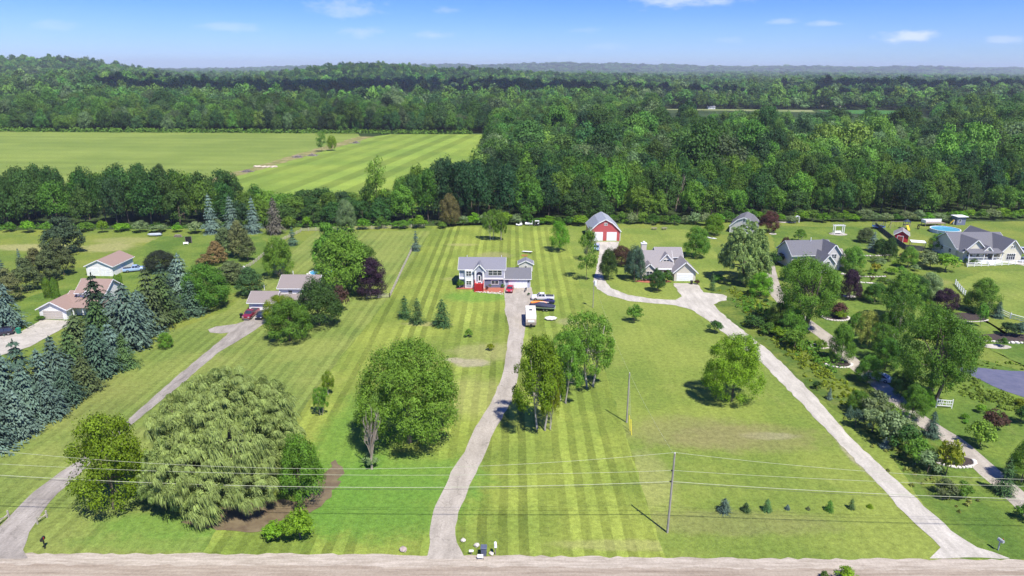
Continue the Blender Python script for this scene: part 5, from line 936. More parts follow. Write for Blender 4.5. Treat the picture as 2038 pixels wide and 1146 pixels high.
# ---------------------------------------------------------------- garden and yard trees, one by one
G1='spruces in the long row beside the left lawn'; G2='silver spruces at the back of the left lawns'; G3='three young spruces on the central lawn'; G4='row of little spruces by the road'; G5='brown tinged pines left of the neighbours house'; G6='shrubs on the rough bank beside the gravel drive'; G7='garden shrubs on the right'
S_='spruce'
T('broad',228,1012,812,146,'olive green rounded tree left of the great weeping willow','olive',idx=0)
T('willow',462,975,742,284,'great weeping willow standing in the muddy hollow, largest in the photo','willow',idx=0,rz=.4)
T('willow',556,950,800,88,'right hand lower lobe of the weeping willow group','willow',idx=1); T('willow',345,1010,868,112,'left hand lower lobe of the weeping willow group','willow',idx=1,rz=2)
T('broad',602,1000,858,92,'dark green upright tree at the right side of the weeping willow','green',idx=1)
T('shrub',598,1072,1012,66,'yellow green bush at the right of the pair near the road','bright'); T('shrub',553,1072,1040,60,'bright low bush at the left of the pair near the road','bright')
T('hero',815,880,682,205,'huge round green tree in the middle of the lawn left of the driveway','green',idx=0)
T('airy',1076,856,665,122,'open poplar with pale trunks nearest to the driveway','olive',idx=0); T('airy',1122,800,655,96,'open green tree between the two pale trunked poplars','green',idx=1); T('airy',1172,770,612,122,'open poplar to the right, below the transformer pole','green',idx=2); T('airy',1094,856,740,46,'thin pale stemmed poplar right of the nearest one','olive',idx=1)
T('hero',1455,798,664,120,'round pale green tree alone on the lawn beside the gravel drive','bright',idx=1)
T('airy',640,826,768,36,'slender young tree with pale stem left of the huge round tree','green',idx=1); T('airy',654,786,738,30,'yellowish slender young tree just behind the pale stemmed one','olive',idx=2)
T('shrub',933,671,653,18,'tiny sapling on the central lawn, left of two','green'); T('shrub',976,697,684,18,'tiny thin sapling near the driveway bend','olive')
T('fir',806,633,587,34,'left one of three young spruces on the central lawn','sprucegreen',group=G3); T('fir',831,643,592,38,'middle one of three young spruces on the central lawn','sprucegreen',group=G3); T('fir',880,648,594,48,'broad right hand one of three young spruces on the central lawn','sprucegreen',group=G3)
T('broad',577,678,594,96,'round green tree in front of the brown roofed house','green',idx=0); T('broad',560,640,586,70,'yellowish tree right of the black car','olive',idx=2); T('broad',636,648,549,96,'big dark green tree beside the brown roofed house','dark',idx=1)
T('shrub',676,620,566,42,'brown purple bush between the dark tree and the purple maple',(.075,.045,.035),name='tall_bush')
T('broad',737,590,510,72,'dark purple maple on the left lawn by the rail fence','purple',idx=4)
T('broad',690,585,452,118,'large bluish green tree behind the purple maple','green',idx=1); T('pine',655,545,440,62,'feathery green tree left part of the group by the pool','green'); T('broad',720,560,480,70,'mid green tree behind the purple maple, right part of the group','mid',idx=0)
T('broad',556,552,468,62,'tall narrow bright green tree beside the yellow play hut','green',idx=1)
T(S_,828,499,458,24,'small blue spruce alone at the end of the rail fence','blue'); T(S_,583,488,450,26,'small dark spruce near the back rail fence','bluegreen')
T('broad',412,612,522,100,'broad dark green round tree left of the brown roofed house','green',idx=0); T('pine',500,588,530,60,'feathery pine left of the satellite dish','sprucegreen'); T('pine',460,560,520,80,'soft green pine behind the broad dark tree','pine')
for a,b,c,d,l,co in [(432,525,478,44,'rust brown pine, lowest in the brown clump','rust'),(450,512,450,48,'dark brown green pine in the middle of the brown clump','pine'),(476,512,436,42,'tall brown tinged pine at the right of the brown clump','brown'),(494,520,455,34,'brown green pine at the right edge of the brown clump','pine'),(408,530,505,34,'low rust tinged pine at the left of the brown clump','rust')]: T('pine',a,b,c,d,l,co)
T('broad',320,540,497,62,'very dark rounded tree right of the pale blue pickup',(.035,.045,.028),idx=2)
for a,b,c,d,l,co in [(365,600,502,64,'pale blue spruce at the far end of the left row','paleblue'),(350,572,520,44,'dull blue spruce behind the pale one in the left row','blue'),(305,655,530,60,'green brown spruce next from the far end of the left row','pine'),(330,640,540,54,'olive green spruce leaning into the left row','sprucegreen'),(385,625,555,44,'bluish spruce at the right foot of the left row','bluegreen'),
 (262,690,560,66,'tall blue spruce left of the leaning grey pole','blue'),(283,665,575,60,'blue spruce just behind the leaning grey pole','blue'),(232,672,578,58,'grey blue spruce in the middle of the left row','paleblue'),(205,700,594,60,'dark green spruce below the rosy roofed house','sprucegreen'),(165,730,620,66,'olive green spruce right of the concrete drive','pine'),(200,745,640,60,'blue green spruce on the lawn side of the row','bluegreen'),(225,715,640,50,'small blue spruce on the lawn side of the row','blue'),
 (150,760,650,56,'olive tinged spruce low in the row','sprucegreen'),(118,775,664,62,'pale blue spruce with a thin top near the left drive','blue'),(90,790,690,64,'blue spruce beside the thin topped one','blue'),(52,800,670,70,'tall blue green spruce, tallest near the left edge','bluegreen'),(20,830,695,74,'big steel blue spruce at the left edge','blue'),(62,838,720,70,'steel blue spruce in front of the tallest one','blue'),(-8,800,678,60,'blue spruce cut by the left picture edge, upper','bluegreen'),(5,870,752,76,'blue spruce cut by the left picture edge, lower','blue'),(-20,895,790,80,'lowest blue spruce at the left edge','blue'),(40,865,770,60,'low pale blue spruce on the lawn side','paleblue'),(100,828,745,56,'low grey blue spruce on the lawn side near the front','blue'),(135,800,728,52,'low bluish spruce with a brown patch','bluegreen'),(172,778,705,46,'brownish low spruce on the lawn side','pine'),(250,730,660,44,'small dark spruce by the foot of the grey pole','sprucegreen'),(330,610,520,50,'grey green spruce right of the dark round tree','bluegreen')]: T(S_,a,b,c,d*1.6,l,co,group=G1)
T(S_,203,668,540,110,'very dark conical spruce in front of the rosy roofed house',(.022,.042,.022),name='dark_spruce_tree'); T('shrub',230,605,575,44,'yellowish bush behind the dark conical spruce','olive')
for a,b,c,d,l,co in [(20,655,560,76,'big blue spruce left of the concrete drive','blue'),(-5,640,575,50,'blue spruce at the picture edge behind the green bin','blue'),(45,545,492,26,'small bluish spruce among the left brown pines','blue'),(8,560,507,28,'blue spruce at the picture edge above the brown pines','blue')]: T(S_,a,b,c,d,l,co)
for a,b,c,d,l,co in [(22,600,530,54,'brown pine lowest at the left edge','brown'),(55,580,510,52,'brown green pine left of the columnar cedars','pine'),(100,560,480,50,'tall brown tinged pine at the lawn corner','pine'),(128,548,470,48,'dark brown green pine behind the white shed lawn','pine'),(78,556,490,50,'brown tinged pine in the middle of the left clump','brown')]: T('pine',a,b,c,d,l,co,group=G5)
T('pine',130,506,428,76,'big dark bluish pine left of the yellow meadow',(.05,.075,.04)); T('broad',12,450,345,60,'tall dark tree at the left edge by the field','dark',idx=1)
T('column',97,592,549,17,'left one of the columnar cedars behind the garage','green'); T('column',112,593,550,17,'right one of the columnar cedars behind the garage','green'); T('column',231,566,545,8,'left one of three little cedars by the white shed','green'); T('column',236,566,546,8,'middle one of three little cedars by the white shed','green'); T('column',241,565,543,7,'right one of three little cedars by the white shed','green')
T('broad',330,693,660,31,'small round young tree alone on the left lawn','green',idx=0); T('shrub',80,637,628,20,'low shrub at the corner of the rosy roofed garage','mid')
for a,b,c,d,l in [(422,464,384,44,'silver spruce on the left of the four at the tree belt'),(463,462,387,46,'tall silver spruce, second from left of the four'),(506,463,391,42,'silver spruce, third of the four at the tree belt')]: T(S_,a,b,c,d,l,'paleblue',group=G2)
T(S_,548,465,391,44,'brown tinged spruce on the right of the four at the tree belt',(.14,.13,.10),group=G2)
T('poplar',753,440,308,46,'tall poplar rising above the belt against the mown field','green',idx=1); T('broad',690,462,395,40,'rounded belt tree with rusty top left of the tall poplar','sage',idx=2); T('broad',895,450,384,44,'belt tree with rust coloured dead branches',(.16,.14,.06),idx=0,name='rust_tinged_tree')
T('broad',324,392,324,37,'small dark round tree alone in the hay field','dark',idx=0); T('poplar',641,302,258,22,'left one of the two small trees in the field margin','green'); T('broad',661,300,268,20,'right one of the two small trees in the field margin','olive')
# main yard
T('feather',1113,500,438,44,'bright willowy tree on the back lawn left of the red barn','bright'); T('airy',978,478,415,40,'thin airy tree at the back lawn edge, left of two','green',idx=1); T('airy',996,478,420,34,'thin airy tree at the back lawn edge, right of two','green',idx=2)
T('poplar',1167,558,455,42,'tall narrow tree beside the barn drive','green',idx=0); T('poplar',1172,520,450,30,'narrow greyish tree just below the red barn','sage',idx=1)
T('broad',1210,556,492,38,'dark green tree right of the barn drive','dark',idx=1); T('broad',1236,528,488,44,'reddish leaved tree right of the barn drive','wine',idx=2); T('broad',1262,558,486,44,'bluish green tree at the left end of the beige house','bluegreen',idx=1)
T('broad',1383,512,448,54,'rounded bright green tree behind the beige house','green',idx=0); T('willow',1478,562,438,102,'weeping willow in front of the dark roofed barn','willow',idx=1,rz=1); T('broad',1308,580,537,32,'small tree on the grass island before the beige house','dark',idx=2)
for a,b,c,d,l,co in [(1284,559,546,16,'low round shrub under the beige house window, left','dark'),(1296,559,545,16,'low round shrub under the beige house window, right','dark'),(1327,561,536,24,'upright bush beside the beige house garage','mid'),(1306,560,532,22,'upright bush by the beige house porch','dark'),(1262,640,605,36,'round shrub alone below the curving drive','green'),(1422,662,637,32,'round shrub at the left edge of the gravel drive','dark'),(1387,566,556,12,'small shrub right of the beige house garage','wine'),(1428,562,545,22,'small bush by the willow shade','green')]: T('shrub',a,b,c,d,l,co)
T('fir',1417,578,542,18,'small spruce right of the beige house','sprucegreen')
T('broad',1420,468,424,40,'yellow green tree left of the dark roofed barn','bright',idx=1)
T('broad',1512,590,540,52,'bright green tree below the willow, beside the winding drive','bright',idx=0)
T('bigairy',1600,655,506,128,'big broad green tree in front of the grey garden house','green'); T('broad',1575,668,610,60,'dark green smaller tree under the big broad one','green',idx=1); T('broad',1548,655,600,50,'low green tree at the left foot of the big broad one','mid',idx=2)
T('broad',1690,595,533,44,'dark purple maple beside the grey garden house','purple',idx=4); T('broad',1696,540,488,50,'round green tree right of the grey garden house','green',idx=0)
T('broad',1672,718,640,52,'conical green maple in the white edged bed','green',idx=4); T('feather',1722,690,614,52,'yellowish birch behind the conical maple',(.33,.36,.10)); T('airy',1785,640,535,90,'airy green tree above the tallest right hand tree','green',idx=0)
T('bigairy',1852,800,608,150,'tallest spreading tree on the right beside the pond','green',rz=1.5); T('airy',1775,700,580,66,'airy tree left of the tallest right hand tree','mid',idx=1); T('airy',1756,720,640,60,'thin tree behind the yellowish birch','green',idx=2)
T('broad',1725,762,703,52,'dark green tree beside the winding drive, left of the pale car','green',idx=1); T('broad',1812,835,760,52,'round green tree left of the white fence panel','green',idx=0); T(S_,1852,868,815,44,'dark blue green spruce beside the winding drive','bluegreen')
T(S_,1996,982,903,50,'green spruce at the lower right by the winding drive','sprucegreen'); T(S_,1985,632,598,30,'dark spruce below the long white fence','bluegreen'); T('shrub',1979,856,813,48,'purple leaved shrub beside the lower right lawn','wine'); T('shrub',1950,888,836,58,'round green shrub right of the winding drive','green'); T('broad',2032,960,868,60,'green tree cut by the lower right picture edge','green',idx=2)
T('shrub',1882,945,864,52,'yellow green shrub in the white edged bed',(.24,.29,.045)); T('shrub',1900,925,890,26,'creamy flowering bush in the white edged bed','sage')
T('shrub',1662,628,598,46,'brownish shrub in the round stone bed','wine'); T('shrub',1668,632,612,26,'small green shrub in the round stone bed','bright'); T('shrub',1632,692,675,26,'low green shrub ringed with stones','green')
T('broad',1950,622,550,64,'tall green maple beside the white meadow fence','green',idx=4); T('broad',1880,618,572,50,'dark purple shrubby tree left of the green maple','purple',idx=2)
T('broad',1846,595,540,54,'greyish green tree above the dark purple one','sage',idx=0); T('broad',1768,520,470,32,'dark green tree on the rock garden slope','dark',idx=1); T('broad',1806,532,488,34,'green tree right of the rock garden','green',idx=2); T('broad',1752,505,474,30,'dark tree in front of the trampoline','dark',idx=2); T(S_,1736,500,460,30,'pale blue spruce in the garden below the trampoline','paleblue'); T('broad',1722,482,452,36,'brown green rounded tree near the swing','pine',idx=0)
T('broad',1868,500,462,46,'green tree left of the cream house','green',idx=0); T('shrub',1880,540,502,52,'light green bush below the cream house','bright'); T('shrub',1850,535,500,46,'grey green bush below the cream house, left one','sage'); T('shrub',1920,528,512,10,'narrow dark cedar at the corner of the cream house','deep'); T('shrub',1937,525,514,26,'low dark shrub at the porch steps of the cream house','dark'); T('shrub',1838,526,495,40,'dull green bush on the slope below the shelter','pine')
T('broad',1530,462,418,40,'dark red leaved tree at the foot of the woods','redleaf',idx=2); T('broad',1560,512,470,28,'small dark red tree behind the grey garden house','wine',idx=1); T('airy',1592,480,455,28,'thin young tree on the garden lawn','green'); T('shrub',1570,505,490,34,'yellowish shrub in the rock bed behind the grey house','bright'); T('shrub',1545,525,500,40,'dark rounded shrub by the grey house drive','dark'); T('shrub',1950,650,600,22,'small shrub beside the fence below the maple','green')
T('broad',1647,296+10,282,30,'bright golden yellow tree high in the middle of the woods','gold',idx=0) if False else None
for a,b,c,d,l,co in [(1500,650,626,46,'dark green shrub at the top of the rough bank','dark'),(1530,665,640,40,'green shrub on the upper rough bank','mid'),(1555,672,648,46,'bright green shrub on the rough bank','bright'),(1580,695,655,52,'round green shrub under the big broad tree','green'),(1625,775,758,20,'tiny dark shrub on the lower rough bank','dark'),(1740,832,775,66,'tall mixed shrub below the pale car','sage'),(1770,838,800,50,'greenish shrub behind the spruce by the drive','green'),(1735,860,812,60,'grey green shrub in the thicket, left end','sage'),(1768,882,815,66,'tall grey green shrub in the middle of the thicket','sage'),(1800,900,840,60,'dark green shrub in the thicket, right of middle','dark'),(1822,925,868,56,'green shrub at the lower thicket','green'),(1845,940,895,54,'grey green shrub at the low end of the thicket','sage'),(1800,875,830,50,'silvery shrub at the back of the thicket','sage'),(1702,850,812,36,'blue green low shrub at the thicket edge','bluegreen')]: T('shrub',a,b,c,d,l,co,group=G6)
T(S_,1650,795,770,16,'tiny blue spruce on the rough bank','paleblue'); T(S_,1761,892,868,24,'small blue spruce at the foot of the thicket','paleblue'); T(S_,1690,828,805,20,'little bluish spruce on the bank above the thicket','bluegreen')
for a,b,c,d,l,co in [(1880,988,950,50,'brownish bush beyond the gravel drive near the road, left','pine'),(1912,990,955,46,'green bush beyond the gravel drive near the road, right','mid'),(2040,1035,1000,44,'dark bush at the lower right picture edge','green'),(2005,668,640,36,'dark shrub in the boulder edged bed','deep'),(2030,670,640,36,'dark bluish shrub in the boulder edged bed, right','bluegreen'),(1960,690,665,22,'small shrub on the lawn above the pond','green'),(1995,690,670,22,'small shrub on the gravel patch above the pond','mid'),(2040,845,805,40,'dark shrub at the right edge below the pond','dark'),(1640,1152,1135,20,'small bush at the bottom edge beyond the road','mid'),(1685,1156,1131,50,'wide bush at the bottom edge beyond the road','bright')]: T('shrub',a,b,c,d,l,co,group=G7)
for a,b,c,d,l,co in [(1441,1018,990,34,'largest blue spruce in the row of little ones, left end','blue'),(1484,1017,999,24,'green second little spruce from the left in the row','sprucegreen'),(1526,1016,991,24,'dark green third little spruce in the row','sprucegreen'),(1567,1014,1003,13,'tiny blue fourth spruce in the row','blue'),(1608,1014,1007,11,'tiniest brownish seedling in the row','pine'),(1650,1016,994,22,'yellow green spruce third from the right in the row','mid'),(1694,1012,990,18,'upright green spruce second from the right in the row','sprucegreen'),(1731,1010,1002,16,'tiny olive spruce at the right end of the row','olive')]: T('fir' if d>15 else S_,a,b,c,d,l,co,group=G4)
for a,b,c,d,l,co in [(1645,310,281,30,'bright golden tree high up in the middle of the woods','gold'),(1610,322,276,32,'yellow green tree left of the golden one','bright')]:
    x,y=(.455*372,372) if co=='gold' else (.43*365,365); plant('broad',(x,y,0),21,10,l,co,'deciduous_tree')
# shrubs round the main house
for a,b,c,d,l,co in [(916,573,555,16,'green fern like shrub at the left corner of the grey house','bright'),(975,571,561,12,'low shrub under the grey house window, left','green'),(988,571,561,12,'low shrub under the grey house window, middle','mid'),(1001,573,564,9,'low shrub under the grey house window, right','green'),(969,577,568,7,'reddish shrub by the red front steps','redleaf'),(1052,588,582,7,'small dark bush right of the asphalt','dark')]: T('shrub',a,b,c,d,l,co)
# hedge of shrubs at the edge of the woods
ed=random.Random(3); TN=[('bright','bright green'),('green','mid green'),('mid','fresh green'),('sage','pale greyish')]
def lm(px): return next(n for a,n in [(150,'left pines'),(420,'small boat'),(600,'silver spruces'),(860,'back fence'),(960,'back lawn'),(1080,'golf carts'),(1180,'willowy tree'),(1330,'red barn'),(1440,'picnic tables'),(1560,'dark barn'),(1720,'swing arbour'),(1840,'playset'),(1960,'round pool'),(9999,'right hand meadow')] if px<a)
seen_={}
for px in list(range(20,860,37))+list(range(880,2036,21)):
    py=(462 if px<400 else 455 if px<900 else 447 if px<1500 else 441)+ed.uniform(-2,2)
    if 1165<px<1240 or 1436<px<1520 or (px>1905): py-=6
    co,cn=TN[ed.randrange(4)]; w_=ed.uniform(20,38); k=('wide' if w_>29 else 'narrow'); l=f'{k} {cn} bush at the foot of the woods near the {lm(px)}'
    sfx=['','smaller','rounded','bushier','loose','dense','untidy','shaggy'][seen_.get(l,0)%8]; seen_[l]=seen_.get(l,0)+1; 
    T('shrub',px,py,py-ed.uniform(13,26),w_,(sfx+' '+l).strip(),co,group='bushes along the foot of the woods')
def dead(px,py,top,wpx,label,k=0,nm='dead_tree'):
    p=G(px,py); d=pixdir(px,top); hd=math.hypot(p.x,p.y); h=CAMH+d.z*hd/math.hypot(d.x,d.y); e=empty(nm,p,0,label,'tree'); e.scale=(wpx/ppm(px,py),wpx/ppm(px,py),h); o=bpy.data.objects.new('branches',DEADM[k]); link(o,e); return e
dead(740,934,822,44,'bare grey dead tree at the lower left of the huge round tree'); dead(240,380,336,28,'bare pale dead tree standing in the hay field',1); dead(1560,400,330,34,'bare grey tree showing among the woods behind the dark roofed barn',1); dead(1345,420,352,30,'bare grey tree standing in the woods behind the beige house',0); dead(1905,400,345,34,'bare brownish tree in the woods behind the round pool',0)
T('shrub',738,930,900,34,'thin green growth round the dead tree foot','sage')

# low garden planting among the rock beds, each bush its own
gx=random.Random(21); seen2={}
zones=[(1700,1800,495,600,26,'on the rock garden slope'),(1555,1600,485,520,6,'behind the grey garden house'),(1640,1720,600,640,4,'on the lawn by the stone bed'),(1700,1760,640,700,7,'beside the yellowish birch'),(1790,1860,520,600,12,'on the slope below the cream house'),(1885,2030,800,850,8,'in the bed along the pond lawn'),(1480,1600,600,690,12,'in the overgrown strip under the big tree'),(1780,1850,860,930,6,'behind the lower thicket')]
for x0,x1,y0,y1,n_,pl in zones:
    for k in range(n_):
        co,cn=[('green','mid green'),('bright','bright green'),('dark','dark green'),('sage','greyish'),('gold','yellow flowered'),('wine','reddish'),('olive','olive')][gx.choice([0,0,1,2,2,3,3,6,6,0,1,4,5])]; w_=gx.uniform(9,24); sz='tiny' if w_<13 else 'small' if w_<18 else 'broad'
        px=gx.uniform(x0,x1); py=gx.uniform(y0,y1); third='left' if px<x0+(x1-x0)/3 else 'middle' if px<x0+2*(x1-x0)/3 else 'right'; row='upper' if py<(y0+y1)/2 else 'lower'
        lb=f'{sz} {cn} garden bush {pl}, {row} {third} part'; seen2[lb]=seen2.get(lb,0)+1
        if seen2[lb]>1: lb=['','lower','drooping','spiky'][seen2[lb]-1]+' '+lb
        T('shrub',px,py,py-w_*gx.uniform(.5,.9),w_,lb,co if co!='gold' else (.3,.3,.05),group='small bushes planted in the right hand gardens',trunk=False)

for k_,a,b,c,d,l,co in [('broad',1762,735,670,58,'leafy tree between the birch and the tallest right hand tree','mid'),('airy',1700,668,620,40,'thin tree left of the yellowish birch','green'),('broad',1792,790,735,44,'dark tree on the shaded bank of the winding drive','dark'),('broad',1580,560,515,44,'dark leafy tree at the left end of the grey garden house','green'),('broad',1820,600,545,50,'dark green tree above the airy one, beyond the lawn','dark'),('airy',1850,648,596,40,'slim tree beside the dark purple shrubby tree','green'),('broad',1740,602,560,46,'green tree on the lawn edge right of the purple maple','mid'),('broad',1705,820,775,44,'round green tree on the thicket bank','green'),('broad',1838,815,770,40,'leafy young tree left of the white fence panel','bright')]: T(k_,a,b,c,d,l,co)
# ---------------------------------------------------------------- woods
fr=np.random.default_rng(77)
def inpoly(x,y,poly):
    c=False; n=len(poly)
    for i in range(n):
        x0,y0=poly[i]; x1,y1=poly[(i+1)%n]
        if (y0>y)!=(y1>y) and x<(x1-x0)*(y-y0)/(y1-y0)+x0: c=not c
    return c
def px_of(x,y,z=0):
    # picture column used only to choose words for the label
    v=camo.matrix_world.inverted()@Vector((x,y,z)); return 1019+FPX*v.x/-v.z
def frontline(x):
    xs=[-420,-190,-160,-120,-90,-60,-40,-28,0,20,40,60,75,95,110,130,160,200,260,420]
    ys=[232,246,250,252,253,256,258,262,262,262,264,266,268,275,272,276,276,283,285,285]
    return float(np.interp(x,xs,ys))
def backline(x):
    return float(np.interp(x,[-420,-190,-150,-125,-75,-50,-28],[282,284,282,281,280,286,290]))
cand=[]
def ok(x,y,pts,dm):
    return all((x-a)**2+(y-b)**2>dm*dm for a,b in pts)
# hedgerow band
pts=[]
for _ in range(5000):
    x=fr.uniform(-260,-30); f=frontline(x)+2.5; b=backline(x); y=fr.uniform(f,b)
    if abs(x)/y>1.05: continue
    if ok(x,y,pts,6.6): pts.append((x,y))
for x,y in pts:
    h=np.interp(x,[-260,-190,-150,-112,-104,-70,-52,-44,-30],[19,18,19,17.5,10.5,10,11,16,21])*fr.uniform(.82,1.12); back=(y-frontline(x)) 
    cand.append((x,y,h*(.88 if back<7 else 1),fr.uniform(8.5,12),'h'))
pts2=[]
for _ in range(14000):
    x=fr.uniform(-30,300); f=frontline(x)+3; y=fr.uniform(f,f+58)
    if abs(x)/y>.86: continue
    if ok(x,y,pts2,8.0): pts2.append((x,y))
for x,y in pts2:
    d=y-frontline(x); h=np.interp(d,[0,10,30,60],[12,16.5,19,19])*fr.uniform(.8,1.15)
    if -30<x<2 and d<25: h=21*fr.uniform(.95,1.1)
    cand.append((x,y,h,fr.uniform(9,13.5),'w'))
cand.sort(key=lambda c:c[1])
TONES=[('green','mid green'),('mid','fresh green'),('dark','dark green'),('dark','dark green'),('deep','very dark green'),('dark','dark green'),('mid','fresh green'),('green','mid green')]
PLACES_H=[(60,'far left behind the brown pines'),(150,'behind the dark left pine'),(240,'in the belt beyond the white shed'),(330,'in the belt behind the small boat'),(420,'in the belt left of the silver spruces'),(560,'in the belt behind the silver spruces'),(650,'in the belt right of the silver spruces'),(730,'in the low belt behind the fence'),(800,'around the foot of the tall poplar'),(880,'in the belt right of the tall poplar')]
PLACES_W=[(960,'at the left corner of the woods'),(1040,'in the woods behind the grey house'),(1110,'in the woods behind the parked golf carts'),(1180,'in the woods left of the red barn'),(1260,'in the woods behind the red barn'),(1340,'in the woods behind the beige house'),(1420,'in the woods left of the dark barn'),(1510,'in the woods behind the dark barn'),(1600,'in the woods behind the garden arch'),(1700,'in the woods behind the swing arbour'),(1800,'in the woods behind the playset'),(1900,'in the woods behind the round pool'),(1970,'in the woods behind the cream house'),(2400,'in the woods at the far right edge')]
nind=0; rest=[]
RN=['front row','second row','third row','fourth row','back row']
used={}
for (x,y,h,wd,tp) in cand:
    if nind>=288 and True: rest.append((x,y,h,wd)); continue
    px=px_of(x,y,h*.6)
    if px<-60 or px>2100: rest.append((x,y,h,wd)); continue
    t=TONES[int(fr.integers(len(TONES)))]
    if tp=='w' and -30<x<2: t=('deep','very dark green')
    if tp=='h' and x<-115 and fr.random()<.7: t=('dark','dark green')
    kind='wood'; sh=['rounded','tall domed','broad','rounded','tall domed','rounded','pointed']; i=int(fr.integers(7))
    d=y-frontline(x); row=RN[0 if d<9 else 1 if d<17 else 2 if d<25 else 3 if d<34 else 4]
    pl=next(s for a,s in (PLACES_H if tp=='h' else PLACES_W) if px<=a or a==2400 or (tp=='h' and a==880))
    col=t[0]
    lab=f'{t[1]} {sh[i]} tree {pl}, {row}'; used[lab]=used.get(lab,0)+1
    if used[lab]>1: lab=f'{t[1]} {"narrow" if wd<10.5 else "spreading"} {sh[i]} tree {pl}, {row}'; used[lab]=used.get(lab,0)+1
    if used[lab]>1 and lab.split()[0]: lab="taller "+lab.replace("spreading ","").replace("narrow ","")
    plant('wood',(x,y,0),h,wd,lab,col,'woodland_tree','tree','individual trees along the near edge of the woods',idx=i)
    nind+=1
# the rest of the woods: one mass
def scatter(region,n,dm_of,hr,wr,keep):
    P=[];cell={}
    for _ in range(n):
        x,y=region(); d=dm_of(x,y)
        if not keep(x,y): continue
        c=(int(x//d),int(y//d),round(math.log(d)*3))
        if c in cell: continue
        cell[c]=1; P.append((x,y,fr.uniform(*hr),fr.uniform(*wr)))
    return P
FAR_F=[(430,940),(570,935),(650,1000),(650,1110),(560,1135),(440,1125),(215,1090),(190,1090),(190,935)]
GAP=[(125,632),(375,622),(590,1000),(585,1068),(205,1078),(185,900)]
CLEAR=[(150,520,22,14),(60,1120,40,30),(120,1250,40,34),(-150,900,22,16),(-30,920,22,16),(900,1350,60,40),(95,452,13,9),(128,432,12,10),(148,372,12,8),(285,395,18,16),(330,356,34,22),(770,1180,60,50)]
def keep(x,y):
    if inpoly(x,y,GAP): return False
    for a,b,r1,r2 in CLEAR:
        if ((x-a)/r1)**2+((y-b)/r2)**2<1: return False
    return True
M=list(rest)
yl=330
M+=scatter(lambda:(fr.uniform(-29,620),fr.uniform(296,700)),26000,lambda x,y:10.6,(11,24),(12,20.5),lambda x,y:keep(x,y) and y>frontline(min(x,300))+61 and x/y<.9 and (x>-13 or y<325))
def fan(y0,y1,s=1.0):
    def f():
        y=math.exp(fr.uniform(math.log(y0),math.log(y1))) if False else math.sqrt(fr.uniform(y0*y0,y1*y1)); return fr.uniform(-.92,.92)*y,y
    return f
M+=scatter(lambda:(lambda y:(fr.uniform(-.95*y,-20),y))(math.sqrt(fr.uniform(645**2,760**2))),9000,lambda x,y:8.5,(14,21),(10,15),lambda x,y:keep(x,y) and y>646)
M+=scatter(fan(690,1500),52000,lambda x,y:12,(10,25),(12.5,20),lambda x,y:keep(x,y) and not(x>-16 and y<700))
M+=scatter(fan(1500,3300),62000,lambda x,y:16,(11,26),(15,25),lambda x,y:keep(x,y) and fr.random()>.03)
M+=scatter(fan(3300,7000),46000,lambda x,y:30,(16,26),(26,40),lambda x,y:(math.sin(x/330+y/510)+math.sin(y/260-x/700))<1.45)
M+=scatter(fan(7000,12500),30000,lambda x,y:60,(18,30),(44,70),lambda x,y:True)
# outlying trees at the sides, for other viewpoints
M+=scatter(lambda:(fr.uniform(-620,-262),fr.uniform(232,284)),900,lambda x,y:9,(14,20),(9,13),lambda x,y:True)
M=[m for m in M if not (-0.0<0 )]
A=np.array(M); _b=fr.random(len(A)); A[:,2:4]*=np.where(_b<.14,1.38,np.where(_b>.8,.78,1.0))[:,None]; pz=hz(A[:,0],A[:,1])
me=bpy.data.meshes.new('woodland'); me.vertices.add(len(A)); me.vertices.foreach_set('co',np.stack([A[:,0],A[:,1],pz-.3],1).astype(np.float32).ravel())
def attr(n,t,d): a=me.attributes.new(n,t,'POINT'); a.data.foreach_set('value' if t!='FLOAT_VECTOR' else 'vector',d)
attr('sc','FLOAT_VECTOR',np.stack([A[:,3],A[:,3],A[:,2]],1).astype(np.float32).ravel())
attr('rz','FLOAT',fr.uniform(0,6.28,len(A)).astype(np.float32))
near=A[:,1]<900
LOW=bpy.data.collections.new('tree_forms'); nl_=0
cols=['green','mid','dark','mid','olive','dark','green','bright','mid','sage','deep','sprucegreen']
def addform(mesh,col,i):
    mesh=mesh.copy(); mesh.materials[0]=WFOL; o=bpy.data.objects.new('form_%03d'%i,mesh); o.color=(*COL[col],1); LOW.objects.link(o)
k=0
for i in range(14): addform(PROTO['wood'][i%7][0],cols[i%12] if i<12 else 'green',k); k+=1
NN=k
for i in range(12):
    v,f,_=crown_broad(200+i,20,26,.052,z0=.1,amp=.3,rcl=(.3,.5),shape=['round','egg','flat','cone'][i%4],low=-.2); addform(npmesh('crown',v,f,FOL),cols[i],k); k+=1
ids=np.where(near,fr.integers(0,NN,len(A)),fr.integers(NN,k,len(A)))
ids=np.where(near&(ids==7)&(fr.random(len(A))<.5),1,ids)
attr('id','INT',ids.astype(np.int32))
wo=bpy.data.objects.new('woodland',me); link(wo); tag(wo,'unbroken mass of green woodland rolling away behind the nearer trees to the horizon','woodland',kind='stuff')
ng=bpy.data.node_groups.new('woodland','GeometryNodeTree'); ng.interface.new_socket('Geometry',in_out='INPUT',socket_type='NodeSocketGeometry'); ng.interface.new_socket('Geometry',in_out='OUTPUT',socket_type='NodeSocketGeometry')
n=ng.nodes; gi=n.new('NodeGroupInput'); go=n.new('NodeGroupOutput'); ip=n.new('GeometryNodeInstanceOnPoints'); ci=n.new('GeometryNodeCollectionInfo'); ci.inputs['Collection'].default_value=LOW; ci.inputs['Separate Children'].default_value=True; ci.inputs['Reset Children'].default_value=True
ip.inputs['Pick Instance'].default_value=True
def na(name,dt): q=n.new('GeometryNodeInputNamedAttribute'); q.data_type=dt; q.inputs['Name'].default_value=name; return q
